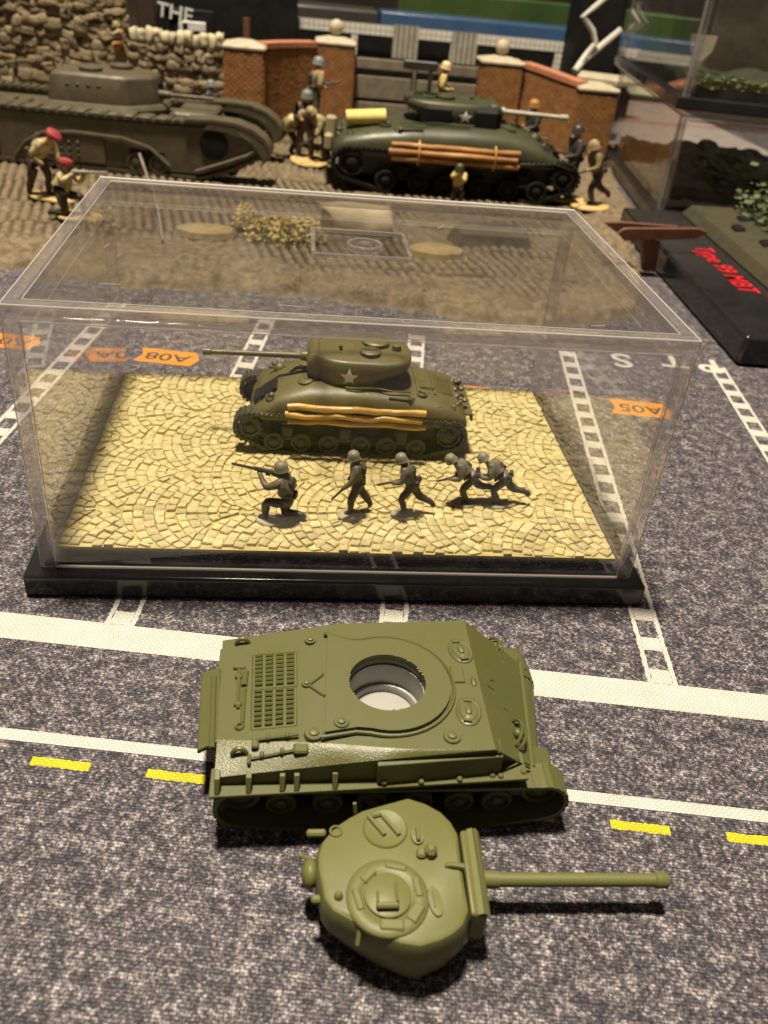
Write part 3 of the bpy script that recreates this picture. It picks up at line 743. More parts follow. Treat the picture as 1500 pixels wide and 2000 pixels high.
p = V(656, 1624); b = MB(); b.ring(p + Vector((0, 0, .01)), .085, .018, 16); tp(b, 'pistol_ring')
p = V(661, 1752); b = MB(); b.lathe([(.07, -.01), (.06, .05), (.03, .09), (0, .1)], 12, Matrix.Translation(p)); tp(b, 'aerial_base')
p = V(886, 1692); b = MB(); b.tube([p + Vector((-.12, .02, .0)), p + Vector((-.03, 0, .04)), p + Vector((.15, -.03, .03))], .045, 8); tp(b, 'sight_vane')
for px, py in ((601, 1628), (610, 1757)):
    p = at(px, py, .82); b = MB(); b.box((p.x + .13, p.y, p.z), (.30, .12, .11), None, .03); tp(b, 'stowage_lug')
p = at(603, 1707, .72); b = MB(); b.sphere((p.x + .02, p.y, p.z), .17, 8, None, (.8, 1.3, 1.2)); tp(b, 'rear_bulge')
p = at(588, 1672, .62); b = MB(); b.sphere((p.x, p.y, p.z), .045, 6); b.tube([p, p + Vector((.14, -.1, .05))], .03, 6); tp(b, 'gun_stay')
for c0, c1_ in (((704, 1818), (698, 1843)), ((693, 1574), (694, 1585))):
    b = MB(); q = at(*c0, ZT - .08); b.tube([q + Vector((0, .05, 0)), at(*c1_, ZT - .25) + Vector((0, -.02, 0))], .035, 6); tp(b, 'lifting_eye')
# mantlet and gun
m0, m1, m2, m3 = at(898, 1620, 1.0), at(921, 1786, 1.0), at(955, 1790, .92), at(930, 1618, .92)
b = MB(); dz = Vector((0, 0, -.62)); b.loft([[m0, m1, m2, m3], [m0 + dz, m1 + dz, m2 + dz, m3 + dz]]); tp(b, 'mantlet', bevel=.05, seg=3)
b = MB(); n0, n1 = at(913, 1619, 1.0), at(937, 1786, 1.0)
b.loft([[n0 + Vector((-.02, 0, -.005)), n1 + Vector((-.02, 0, -.005)), n1 + Vector((.06, 0, .025)), n0 + Vector((.06, 0, .025))], [m3 + Vector((-.02, -.02, .03)), m2 + Vector((-.02, .02, .03)), m2 + Vector((.04, .02, -.05)), m3 + Vector((.04, -.02, -.05))]], True); tp(b, 'mantlet_rib')
ZB = .60
g0, g1, g2, g3 = at(938, 1717, ZB), at(973, 1718, ZB), at(1280, 1719, ZB), at(1303, 1719, ZB)
b = MB(); b.tube([g0, g1, g1, g2], [.135, .13, .108, .098], 20); br = tp(b, 'gun_barrel', smooth=40)
b = MB(); b.tube([g2 + Vector((-.02, 0, 0)), g2, g3 - Vector((.03, 0, 0)), g3], [.1, .122, .122, .105], 20); b.build('muzzle', M_KITT, br, origin=TO)

# ------------------------------------------------------------------ painted tanks (one in the case, one in the diorama)
def superloop(x, w, z0, z1, n=2.6, k=22):
    out = []
    for i in range(k + 1):
        a = math.pi * i / k; c, s = math.cos(a), math.sin(a)
        out.append((x, w * math.copysign(abs(c) ** (2 / n), c), z0 + (z1 - z0) * abs(s) ** (2 / n)))
    return out
def five_star(r):
    return [(r * (1 if k % 2 == 0 else .42) * math.sin(math.pi * k / 5), r * (1 if k % 2 == 0 else .42) * math.cos(math.pi * k / 5)) for k in range(10)]
def sherman(t, hullm, trackm, near=-1, wheelm=None, barrel=2.85, star_x=None, logs=None, star_r=.19, barrel_m=None):
    """front faces -x; about 5.9 long"""
    P = lambda mb, name, m=None, parent=None, **k: mb.build(name, m or hullm, parent or t, **k)
    st = [(-2.66, 1.15, .93, 1.10), (-2.40, 1.28, .93, 1.28), (-2.05, 1.30, .93, 1.48), (-1.65, 1.27, .93, 1.52), (-1.25, 1.30, .93, 1.61), (-.3, 1.31, .93, 1.63), (1.0, 1.31, .93, 1.60), (1.9, 1.30, .93, 1.50), (2.55, 1.28, .93, 1.38), (2.78, 1.22, .93, 1.22), (2.86, 1.1, .93, 1.02)]
    b = MB(); b.loft([superloop(x, w, a, c + {-2.66: 0, -2.4: .04, -2.05: .10, -1.65: .16, -1.25: .19, -.3: .19, 1.0: .16, 1.9: .11, 2.55: .07}.get(x, .04), 4.2) for x, w, a, c in st]); hull = P(b, 'hull', smooth=50)
    b = MB(); b.box((0, 0, .62), (5.0, 1.70, .70), None, .1); P(b, 'lower_hull')
    b = MB(); M = Matrix.Translation((-2.42, 0, .72)) @ Matrix.Rotation(R(90), 4, 'X'); b.lathe([(.30, -.84), (.36, -.8), (.36, -.3), (.385, -.28), (.36, -.26), (.36, .26), (.385, .28), (.36, .3), (.36, .8), (.30, .84)], 20, M); P(b, 'transmission_cover', smooth=40)
    for s in (-1, 1):
        b = MB(); b.loft([[(-2.95, s * .87, .98), (-2.95, s * 1.33, .98), (-2.95, s * 1.33, .94), (-2.95, s * .87, .94)], [(-2.45, s * .87, 1.16), (-2.45, s * 1.34, 1.12), (-2.45, s * 1.34, 1.08), (-2.45, s * .87, 1.1)], [(-1.6, s * .87, 1.10), (-1.6, s * 1.34, 1.05), (-1.6, s * 1.34, 1.0), (-1.6, s * .87, 1.0)]]); P(b, 'front_fender', bevel=.01)
        path = belt_path((2.42, .70), .42, (-2.72, .70), .40, 16)
        path = [(-x, z) for x, z in [(-q[0], q[1]) for q in path]]
        P(belt(path, s * .88, s * 1.33, .07, .125, .03), 'track', trackm)
        y = s * 1.30
        wheel('drive_sprocket', (-2.72, y, .70), .29, trackm, t, s, (0, 0, 0), None, .35, .2, 13)
        wheel('idler_wheel', (2.38, y, .72), .33, trackm, t, s, rim=.2)
        for x in (-2.12, -1.42, -.72, .12, .78, 1.56): wheel('road_wheel', (x, y, .33), .265, wheelm or hullm, t, s, rim=.3)
        for x in (-1.77, -.3, 1.17):
            b = MB(); b.box((x, s * 1.16, .55), (.34, .2, .42), None, .05); b.box((x - .06, s * 1.2, .86), (.24, .2, .09), None, .03); b.box((x, s * 1.22, .42), (.62, .12, .1), None, .03); P(b, 'bogie', trackm)
    # hatches, caps, rails
    for y in (-.55, .55):
        b = MB(); b.lathe([(.27, -.05), (.27, .03), (.2, .06), (0, .07)], 20, Matrix.Translation((-1.35, y, 1.76)) @ Matrix.Rotation(R(-12), 4, 'Y'), .8, 1.1); b.box((-1.35, y, 1.83), (.1, .22, .07), None, .02); P(b, 'crew_hatch')
    b = MB(); b.tube([(-1.8, -.1, 1.70), (-1.6, .05, 1.80), (-1.3, 0, 1.84), (-1.05, .2, 1.84)], [.03, .05, .05, .03], 8); P(b, 'folded_canvas')
    b = MB(); b.sphere((-2.05, .5, 1.54), .17, 8); b.tube([(-2.05, .5, 1.56), (-2.36, .52, 1.58)], .035, 7); P(b, 'bow_gun')
    for y in (-.95, .95):
        b = MB(); b.sphere((-2.2, y, 1.46), .085, 7); b.ring((-2.2, y, 1.44), .14, .02, 14, Matrix.Translation((0, 0, 0)), 6); P(b, 'headlight')
    b = MB(); b.tube([(-.35 + .15 * k, near * (1.0 + .03 * math.sin(k)), 1.815 - max(0, k - 6) * .013) for k in range(12)], .022, 6); P(b, 'grab_rail')
    b = MB(); b.box((1.55, 0, 1.69), (.10, 1.5, .06), None, .02); b.box((1.75, near * .45, 1.68), (.5, .05, .05), None, .015); b.box((2.0, 0, 1.60), (.06, 1.4, .05), None, .015); P(b, 'deck_rail')
    for k in range(9):
        b = MB(); b.box((1.95 + .065 * k, 0, 1.60 - .012 * k), (.03, 1.0, .045), Matrix.Translation((0, 0, 0)), .01); P(b, 'deck_slat')
    for x, y, r in ((1.35, near * 1.05, .09), (2.05, near * 1.08, .085), (2.45, near * 1.02, .085)):
        b = MB(); z = 1.58 if x < 1.5 else 1.40; b.lathe([(r, -.1), (r, .04), (r * .7, .07), (0, .08)], 14, Matrix.Translation((x, y, z)) @ Matrix.Rotation(R(-near * -28), 4, 'X')); P(b, 'filler_cap')
    b = MB(); b.ring((1.62, near * .82, 1.66), .12, .03, 16, None, 6); P(b, 'tow_eye')
    b = MB(); b.tube([(.75, near * 1.14, 1.66), (1.3, near * 1.14, 1.62)], .03, 6); b.box((1.3, near * 1.13, 1.63), (.1, .14, .1), None, .02); P(b, 'shovel')
    b = MB(); b.box((2.92, 0, 1.14), (.22, 1.7, .09), None, .03); b.box((3.02, 0, 1.04), (.05, 1.7, .2), None, .02); P(b, 'rear_plate')
    for k in range(16):
        b = MB(); b.sphere((2.55 + random.uniform(0, .28), random.uniform(-.85, .85), 1.42 - random.uniform(0, .12)), random.uniform(.05, .1), 5, None, (1, 1.3, .8)); P(b, 'stowage_lump')
    # turret
    def oval(cx, z, rx, ry, n=2.4, k=36, dy=0):
        o = []
        for i in range(k):
            a = 2 * math.pi * i / k; c, s_ = math.cos(a), math.sin(a)
            o.append((cx + rx * math.copysign(abs(c) ** (2 / n), c), dy + ry * math.copysign(abs(s_) ** (2 / n), s_), z))
        return o
    b = MB(); b.lathe([(.95, 1.6), (.95, 1.80), (.88, 1.83)], 32, Matrix.Translation((-.12, 0, 0))); tr_ = P(b, 'turret_ring')
    b = MB(); b.loft([oval(-.24, 1.70, .86, .84), oval(-.22, 1.80, .92, .90), oval(-.13, 1.94, 1.03, .95, 2.6), oval(.03, 2.10, 1.18, .965, 2.8), oval(.09, 2.2, 1.24, .96, 3.0), oval(.11, 2.38, 1.23, .92, 3.2), oval(.11, 2.43, 1.20, .885, 3.2), oval(.11, 2.45, 1.14, .83, 3.2), oval(.1, 2.50, .3, .3)]); tu = P(b, 'turret', smooth=50)
    b = MB(); b.lathe([(.36, -.05), (.36, .09), (.30, .12), (.28, .08), (0, .10)], 26, Matrix.Translation((.42, -near * .28, 2.49))); P(b, 'cupola', None, tu)
    b = MB(); b.lathe([(.27, -.05), (.27, .05), (.22, .08), (0, .09)], 22, Matrix.Translation((.25, near * .38, 2.52))); b.box((.25, near * .38, 2.62), (.3, .07, .05), None, .02); P(b, 'loader_hatch', None, tu)
    b = MB(); b.lathe([(.13, -.03), (.11, .1), (0, .13)], 14, Matrix.Translation((.95, 0, 2.5))); P(b, 'ventilator', None, tu)
    b = MB(); b.box((-.5, near * .2, 2.56), (.1, .1, .12), None, .03); P(b, 'periscope', None, tu)
    b = MB(); M = Matrix.Translation((-1.13, 0, 2.16)) @ Matrix.Rotation(R(90), 4, 'X'); b.lathe([(.22, -.66), (.31, -.6), (.33, -.2), (.33, .2), (.31, .6), (.22, .66)], 20, M, .72, 1.0); mn = P(b, 'mantlet', None, tu, smooth=50)
    b = MB(); b.box((-1.02, near * .55, 2.25), (.14, .1, .42), None, .04); P(b, 'mantlet_lug', None, tu)
    b = MB(); b.tube([(-1.2, 0, 2.17), (-1.5, 0, 2.17), (-1.52, 0, 2.17), (-1.25 - barrel + .22, 0, 2.14), (-1.25 - barrel + .2, 0, 2.14), (-1.25 - barrel, 0, 2.14)], [.14, .125, .082, .066, .095, .095], 14); gunb = P(b, 'gun_barrel', barrel_m or hullm, tu)
    # star painted on the turret side, laid on the surface
    if star_x is not None:
        tm = tu.data; bvh = BVHTree.FromPolygons([v.co for v in tm.vertices], [p.vertices for p in tm.polygons])
        b = MB(); sp = five_star(star_r); pts = [(0, 0)] + sp; vv = []
        for rr_ in (1.0, .5):
            for u, w in sp: vv.append((u * rr_, w * rr_))
        vv.append((0, 0)); w3 = []
        for u, w in vv:
            hit = bvh.ray_cast(Vector((star_x + u, near * 5, 2.06 + w)), Vector((0, -near, 0)))
            q = hit[0] if hit[0] else Vector((star_x + u, near * .9, 2.06 + w)); w3.append(q + Vector((0, near * .008, .002)))
        fs = [(k, (k + 1) % 10, 10 + (k + 1) % 10, 10 + k) for k in range(10)] + [(10 + k, 10 + (k + 1) % 10, 20) for k in range(10)]
        b.add(w3, fs); P(b, 'star', M_STAR, tu, smooth=0)
    # timber strapped along the near side
    if logs:
        for k, (x0, x1, z, r, yy) in enumerate(logs['runs']):
            pts = []; n_ = 14
            for i in range(n_ + 1):
                x = x0 + (x1 - x0) * i / n_
                pts.append((x, near * yy + random.uniform(-.015, .015), z + logs['wob'] * (math.sin(i * 1.1 + k * 2) * .6 + random.uniform(-.5, .5))))
            b = MB(); b.tube(pts, [r * random.uniform(.9, 1.1) for _ in pts], 9); P(b, 'log', logs['m'], smooth=60)
        for x in logs.get('straps', ()):
            zz = [q[2] for q in logs['runs']]; b = MB(); b.ring((0, 0, 0), 1, .02, 16, Matrix.Translation((x, near * logs['runs'][0][4], (max(zz) + min(zz)) / 2)) @ Matrix.Diagonal((1, .17, (max(zz) - min(zz)) / 2 + .15, 1)) @ Matrix.Rotation(R(90), 4, 'Y'), 6); P(b, 'strap', M_LOG)
    return tu

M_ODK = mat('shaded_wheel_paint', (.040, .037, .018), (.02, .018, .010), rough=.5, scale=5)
ZC = PZ + .045
tank = empty('model_tank', (.42, 5.82, ZC), 'olive painted tank with white star and ochre logs, on cobbles inside the cover', 'model tank', R(-1.0))
sherman(tank, M_OD, M_TRACK, -1, M_ODK, 2.75, -.28, dict(runs=[(-1.78, 1.70, 1.40, .085, 1.44), (-1.84, 1.62, 1.21, .08, 1.48), (-1.78, 1.72, 1.03, .078, 1.46)], wob=.035, m=M_LOG), .25)
for k in range(4):
    b = MB(); b.box((0, 0, 0), (.16, .62, .07), Matrix.Translation((-2.60 + .15 * k, -.52, 1.24 + .11 * k)) @ Matrix.Rotation(R(-40), 4, 'Y'), .02); b.build('spare_track_link', M_BLACKM, tank)

# ------------------------------------------------------------------ figures
BONES = [('pelvis', 'chest', 't'), ('chest', 'neck', 't'), ('neck', 'head', 'h'), ('head', 'crown', 'h'),
         ('chest', 'shL', 't'), ('shL', 'elL', 'a'), ('elL', 'haL', 'a'), ('haL', 'fiL', 'k'), ('chest', 'shR', 't'), ('shR', 'elR', 'a'), ('elR', 'haR', 'a'), ('haR', 'fiR', 'k'),
         ('pelvis', 'hiL', 'l'), ('hiL', 'knL', 'l'), ('knL', 'anL', 'l'), ('anL', 'toL', 'b'), ('pelvis', 'hiR', 'l'), ('hiR', 'knR', 'l'), ('knR', 'anR', 'l'), ('anR', 'toR', 'b')]
RAD = dict(pelvis=.175, chest=.205, neck=.07, head=.095, crown=.09, shL=.105, shR=.105, elL=.08, elR=.08, haL=.055, haR=.055, fiL=.035, fiR=.035, hiL=.125, hiR=.125, knL=.098, knR=.098, anL=.075, anR=.075, toL=.06, toR=.06)
POSES = {
 'kneel': dict(pelvis=(.05, 0, .48), chest=(-.02, 0, .84), neck=(-.05, .02, 1.02), head=(-.09, .03, 1.12), crown=(-.10, .03, 1.18), shL=(-.06, -.19, .94), elL=(-.34, -.16, .78), haL=(-.52, .0, .98), fiL=(-.56, .02, 1.02), shR=(0, .19, .94), elR=(-.08, .28, .82), haR=(-.26, .08, .98), fiR=(-.30, .06, 1.0),
   hiL=(.03, -.11, .45), knL=(-.34, -.14, .46), anL=(-.36, -.13, .07), toL=(-.50, -.13, .04), hiR=(.06, .11, .42), knR=(-.06, .14, .10), anR=(.34, .12, .10), toR=(.42, .12, .02), gun=((-.18, .05, 1.02), (-1.08, -.02, 1.10))),
 'run': dict(pelvis=(.04, 0, .80), chest=(-.14, 0, 1.12), neck=(-.22, 0, 1.30), head=(-.27, 0, 1.42), crown=(-.29, 0, 1.49), shL=(-.18, -.18, 1.24), elL=(-.22, -.27, .98), haL=(-.44, -.18, .92), fiL=(-.50, -.15, .92), shR=(-.14, .18, 1.22), elR=(.04, .26, .98), haR=(-.18, .10, .92), fiR=(-.24, .06, .92),
   hiL=(.02, -.10, .76), knL=(-.20, -.11, .44), anL=(-.05, -.10, .09), toL=(-.2, -.11, .05), hiR=(.06, .10, .75), knR=(.24, .12, .42), anR=(.56, .10, .30), toR=(.62, .1, .16), gun=((.05, -.02, .98), (-.78, -.24, .86))),
 'crouch': dict(pelvis=(.10, 0, .70), chest=(-.22, 0, .96), neck=(-.37, 0, 1.08), head=(-.47, 0, 1.15), crown=(-.51, 0, 1.20), shL=(-.28, -.18, 1.06), elL=(-.25, -.26, .78), haL=(-.48, -.16, .74), fiL=(-.54, -.14, .73), shR=(-.22, .18, 1.04), elR=(-.08, .24, .78), haR=(-.28, .08, .72), fiR=(-.34, .06, .71),
   hiL=(.08, -.10, .66), knL=(-.16, -.12, .38), anL=(.04, -.11, .08), toL=(-.12, -.12, .04), hiR=(.13, .10, .64), knR=(.34, .13, .36), anR=(.70, .1, .34), toR=(.78, .1, .22), gun=((-.02, .0, .78), (-.82, -.2, .70))),
 'stand': dict(pelvis=(0, 0, .86), chest=(-.03, 0, 1.18), neck=(-.04, 0, 1.40), head=(-.06, 0, 1.52), crown=(-.07, 0, 1.60), shL=(-.02, -.2, 1.32), elL=(-.08, -.29, 1.05), haL=(-.3, -.14, .98), fiL=(-.36, -.1, .98), shR=(-.02, .2, 1.32), elR=(.0, .3, 1.05), haR=(-.22, .14, 1.0), fiR=(-.28, .1, 1.0),
   hiL=(0, -.11, .82), knL=(-.10, -.14, .46), anL=(-.02, -.15, .08), toL=(-.18, -.17, .04), hiR=(0, .11, .82), knR=(.02, .15, .45), anR=(.12, .17, .08), toR=(-.04, .2, .04), gun=((.0, -.1, 1.0), (-.75, -.1, 1.12))),
 'bend': dict(pelvis=(.15, 0, .85), chest=(-.12, 0, 1.12), neck=(-.28, 0, 1.26), head=(-.38, 0, 1.33), crown=(-.42, 0, 1.38), shL=(-.2, -.2, 1.2), elL=(-.24, -.26, .92), haL=(-.34, -.16, .72), fiL=(-.36, -.12, .68), shR=(-.16, .2, 1.2), elR=(-.05, .3, .95), haR=(-.2, .2, .8), fiR=(-.24, .18, .76),
   hiL=(.12, -.11, .8), knL=(-.05, -.14, .44), anL=(.02, -.13, .08), toL=(-.14, -.15, .04), hiR=(.16, .11, .8), knR=(.2, .14, .44), anR=(.36, .13, .08), toR=(.22, .15, .04), gun=((.1, -.24, .98), (-.85, -.16, .52))),
}
POSES['stride'] = dict(POSES['run'], chest=(-.02, 0, 1.16), neck=(-.05, 0, 1.36), head=(-.09, .02, 1.48), crown=(-.10, .02, 1.55), shL=(-.06, -.19, 1.28), elL=(-.16, -.27, 1.02), haL=(-.34, -.22, .82), fiL=(-.40, -.22, .78), shR=(-.02, .18, 1.27), elR=(.10, .25, 1.02), haR=(-.14, .06, .92), fiR=(-.2, .02, .9),
   hiL=(.02, -.10, .76), knL=(-.12, -.11, .42), anL=(-.10, -.10, .09), toL=(-.26, -.11, .05), knR=(.22, .12, .46), anR=(.42, .10, .18), toR=(.40, .1, .06), gun=((-.08, -.08, .98), (-.62, -.34, .62)))
POSES['torso'] = dict(POSES['stand'])
def figure(name, label, loc, rz, sc, pose, mt_, ml_, ms_, hat='helmet', hatm=None, basem=None, basex=(.34, .26), group=None, gun=True, cat='toy soldier', gunm=None, hats=1.0):
    P = POSES[pose]; half = pose == 'torso'
    t = empty(name, loc, label, cat, rz, sc, group)
    names = []; E_ = []
    for a, c, k in BONES:
        if half and k in 'lb': continue
        for q in (a, c):
            if q not in names: names.append(q)
        E_.append((names.index(a), names.index(c)))
    me = bpy.data.meshes.new('body'); me.from_pydata([P[q] for q in names], E_, [])
    o = bpy.data.objects.new('tmp', me); COL.objects.link(o)
    o.modifiers.new('skin', 'SKIN'); sb = o.modifiers.new('sub', 'SUBSURF'); sb.levels = 1; sb.render_levels = 1
    for i, q in enumerate(names):
        r = RAD[q] * (1 + random.uniform(-.06, .06)); me.skin_vertices[0].data[i].radius = (r, r)
        me.skin_vertices[0].data[i].use_root = q == 'pelvis'
    bpy.context.view_layer.update(); dg = bpy.context.evaluated_depsgraph_get()
    nm = bpy.data.meshes.new_from_object(o.evaluated_get(dg)); bpy.data.objects.remove(o)
    nm.materials.clear()
    for q in (mt_, ml_, ms_, M_FIGD): nm.materials.append(q)
    seg = [(Vector(P[a]), Vector(P[c]), k) for a, c, k in BONES if not (half and k in 'lb')]
    for p in nm.polygons:
        best = None
        for a, c, k in seg:
            d = c - a; u = max(0, min(1, (p.center - a).dot(d) / d.length_squared)); ds = (a + d * u - p.center).length
            if best is None or ds < best[0]: best = (ds, k)
        p.material_index = {'t': 0, 'a': 0, 'h': 2, 'k': 2, 'l': 1, 'b': 3}[best[1]]; p.use_smooth = True
    for v in nm.vertices:                                            # folds in the cloth
        if v.co.z < P['neck'][2] - .04:
            v.co += Vector(v.co).normalized() * 0 + Vector((1, 1, .4)) * (noise.noise(v.co * 9 + Vector((sc, rz, 0))) * .018)
    body = link('body', nm, t)
    h, cr = Vector(P['head']), Vector(P['crown']); ax = (cr - h).normalized(); q = ax.to_track_quat('Z', 'Y').to_matrix().to_4x4()
    M = Matrix.Translation(h) @ q
    # face: nose, brow, ears
    b = MB(); fd = Vector((-1, 0, 0)); b.sphere(h + Vector((-.10, 0, -.01)), .02, 4, None, (1, .8, 1.4)); b.sphere(h + Vector((-.085, 0, -.06)), .022, 4, None, (.8, 1.4, .6))
    for s in (-1, 1): b.sphere(h + Vector((0, s * .095, 0)), .022, 4, None, (1, .6, 1.4))
    b.build('face', ms_, t)
    b = MB()
    if hat == 'helmet':
        b.lathe([(.150 * hats, .0), (.165 * hats, .0), (.148 * hats, .035), (.145 * hats, .08), (.125 * hats, .14), (.075 * hats, .18), (0, .19)], 16, M)
        b.build('helmet', hatm or mt_, t)
    elif hat == 'beret':
        b.lathe([(.11, .03), (.13, .05), (.18, .08), (.17, .14), (.10, .18), (0, .19)], 16, Matrix.Translation(h) @ Matrix.Rotation(R(14), 4, 'X') @ q, 1.05, .95); b.build('beret', hatm, t)
    if gun:
        g0_, g1_ = Vector(P['gun'][0]), Vector(P['gun'][1]); d = g1_ - g0_; b = MB()
        b.tube([g0_ - d * .22 + Vector((0, 0, -.05)), g0_ - d * .05, g0_ + d * .15, g0_ + d * .5, g0_ + d * .52, g1_], [.06, .055, .05, .045, .03, .026], 7)
        b.box(g0_ + d * .2 + Vector((0, 0, -.04)), (.09, .035, .1)); b.build('rifle', gunm or M_GUN, t)
    # belt kit
    if not half:
        pv = Vector(P['pelvis']); b = MB(); b.box(pv + Vector((.14, .06, .12)), (.1, .16, .16), None, .03); b.box(pv + Vector((.1, -.12, .1)), (.12, .1, .14), None, .03); ch_ = Vector(P['chest']); b.box(ch_ + Vector((.16, 0, .02)), (.14, .24, .26), None, .05); b.build('pack', ml_, t)
    if basem:
        b = MB(); cx = (P['anL'][0] + P['knR'][0]) / 2; pr_ = []
        n_ = 18
        lo = [((basex[0] * (1 + random.uniform(-.08, .08))) * math.cos(2 * math.pi * k / n_) + cx * .5 - .14, (basex[1] * (1 + random.uniform(-.08, .08))) * math.sin(2 * math.pi * k / n_) - .10, 0.0) for k in range(n_)]
        b.loft([lo, [(x * .97, y * .97, .035) for x, y, z in lo], [(x * .8, y * .8, .05) for x, y, z in lo]]); b.build('base', basem, t)
    return t
GS = 'toy soldiers on the cobbles'
M_FIGH = mat('figure_helmet', (.21, .20, .13), (.15, .14, .09), rough=.5, scale=6)
for label, (x, y), rz, pose in (
    ('kneeling olive soldier aiming a rifle to the left, leftmost on the cobbles', (-1.40, 1.48), -16, 'kneel'),
    ('running olive soldier holding his rifle low, second from the left on the cobbles', (.22, 1.85), 8, 'stride'),
    ('running olive soldier leaning forward, middle of the five on the cobbles', (1.50, 1.9), -6, 'run'),
    ('crouched running olive soldier just behind the tank track, left one of the close pair', (2.98, 2.5), 4, 'crouch'),
    ('crouched running olive soldier furthest right on the cobbles, rear leg stretched out', (3.78, 2.5), -10, 'crouch')):
    f_ = figure('toy_soldier', label, (x, y, ZC + .01), R(rz), 1.0 if pose != 'kneel' else 1.15, pose, M_FIG, M_FIGD, M_FIG, 'helmet', M_FIGH, M_FIGBASE, (.30, .24), GS, hats=.95)
#PART3
# ------------------------------------------------------------------ terrain board behind
M_TERR = mat('tan_earth_paint', (.19, .148, .094), (.072, .054, .034), rough=.8, scale=2.4, bump=.8, bscale=6, spec=.2, detail=8, dist=.06)
ZG = .40
FRONT = [(-34, 23), (-13, 20.0), (-10.9, 19.9), (-7.9, 18.5), (-4.2, 19.1), (-.7, 18.5), (2.7, 17.9), (5.3, 17.2), (8.5, 16.7), (11.5, 17.6), (13, 18.9), (14.4, 21.6)]
RIGHT = [(18.9, 14.0), (21.6, 14.6), (25, 15.4), (30, 16.6), (34, 18.4), (40, 19.4), (55, 22.2), (60, 23)]
def lerp_tab(tab, x):
    if x <= tab[0][0]: return tab[0][1]
    for (a, p), (c, q) in zip(tab, tab[1:]):
        if x <= c: return p + (q - p) * (x - a) / (c - a)
    return tab[-1][1]
def terr_edge(x, y): return min(y - lerp_tab(FRONT, x), (lerp_tab(RIGHT, y) - x) * .8)
GV = [1.0]
def terr_h(x, y):
    d = terr_edge(x, y) + noise.noise((x * .8, y * .8, 3)) * .35
    if d < -.35: return None
    k = max(0, min(1, d / .35)); k = k * k * (3 - 2 * k)
    rough = noise.fractal((x * 1.1, y * 1.1, 0), .8, 2.1, 4) * .2 + abs(noise.noise((x * 2.3, y * 2.3, 2))) * .28 + abs(noise.noise((x * .45, y * .45, 5))) * .4
    row = math.floor((y + .5 * noise.noise((x * .15, y * .15, 1))) / 3.6); ph = noise.noise((row * 7.3, 1, 1)) * 3
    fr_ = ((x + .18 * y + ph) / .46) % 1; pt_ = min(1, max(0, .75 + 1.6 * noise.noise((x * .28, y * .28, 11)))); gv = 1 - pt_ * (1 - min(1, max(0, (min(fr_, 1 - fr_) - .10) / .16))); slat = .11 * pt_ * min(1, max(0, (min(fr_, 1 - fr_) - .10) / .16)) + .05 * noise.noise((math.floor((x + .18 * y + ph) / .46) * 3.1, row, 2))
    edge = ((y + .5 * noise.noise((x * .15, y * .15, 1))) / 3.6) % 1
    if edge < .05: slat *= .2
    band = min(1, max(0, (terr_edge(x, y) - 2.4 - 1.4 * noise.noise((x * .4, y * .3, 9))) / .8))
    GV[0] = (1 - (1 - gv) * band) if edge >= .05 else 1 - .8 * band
    return -.05 * (1 - k) + k * (ZG - .14 + rough * (1 - band) + (slat + rough * .35) * band)
xs = [-30 + .07 * i for i in range(int(53 / .07))]; ys = [16.4]
while ys[-1] < 60: ys.append(ys[-1] + (.14 if ys[-1] < 24 else .22 if ys[-1] < 36 else 1.2))
tv, tf, ti, tg_ = [], [], {}, []
for j, y in enumerate(ys):
    for i, x in enumerate(xs):
        h = terr_h(x, y)
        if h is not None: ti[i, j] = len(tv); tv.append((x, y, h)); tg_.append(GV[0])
for (i, j) in list(ti):
    q = [ti.get(c) for c in ((i, j), (i + 1, j), (i + 1, j + 1), (i, j + 1))]
    if None not in q: tf.append(tuple(q))
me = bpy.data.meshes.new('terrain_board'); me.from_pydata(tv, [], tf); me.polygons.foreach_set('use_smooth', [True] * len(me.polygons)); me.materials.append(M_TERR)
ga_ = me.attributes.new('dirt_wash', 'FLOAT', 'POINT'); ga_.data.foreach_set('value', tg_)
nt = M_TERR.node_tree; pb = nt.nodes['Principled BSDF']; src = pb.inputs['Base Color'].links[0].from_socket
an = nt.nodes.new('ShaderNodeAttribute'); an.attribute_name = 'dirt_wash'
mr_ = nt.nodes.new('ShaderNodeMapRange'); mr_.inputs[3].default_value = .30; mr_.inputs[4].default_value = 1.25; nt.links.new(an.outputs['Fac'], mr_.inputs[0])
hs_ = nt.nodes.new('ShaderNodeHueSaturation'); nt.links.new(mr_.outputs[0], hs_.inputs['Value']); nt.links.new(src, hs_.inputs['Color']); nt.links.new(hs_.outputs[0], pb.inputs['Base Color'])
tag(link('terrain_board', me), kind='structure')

# ------------------------------------------------------------------ tank on the right of the diorama
M_BOD = mat('dark_green_paint', (.060, .065, .030), (.026, .027, .013), rough=.48, scale=1.1, bump=.15, bscale=8)
M_BTRK = mat('shadow_black_track', (.007, .007, .006), (.016, .015, .010), rough=.8, scale=5, spec=.2)  # used on track and wheels; near-black carries the shadow under the hull
M_BUND = mat('pale_yellow_cloth', (.72, .62, .20), (.58, .48, .13), rough=.7, scale=5, bump=.4)
M_LOG2 = mat('orange_brown_wood', (.50, .25, .07), (.17, .065, .014), rough=.55, scale=6, bump=.6, bscale=12, stretch=(.2, 1, 1))
M_BARREL = mat('highlit_barrel_paint', (.55, .53, .46), (.3, .29, .24), rough=.35, scale=5)  # the barrel's white highlight is put into its base colour
bt = empty('diorama_tank', (7.35, 37.9, ZG), 'dark green tank with log bundle and yellow roll, in front of the brick gateway', 'model tank', R(180 - 1), 2.33)
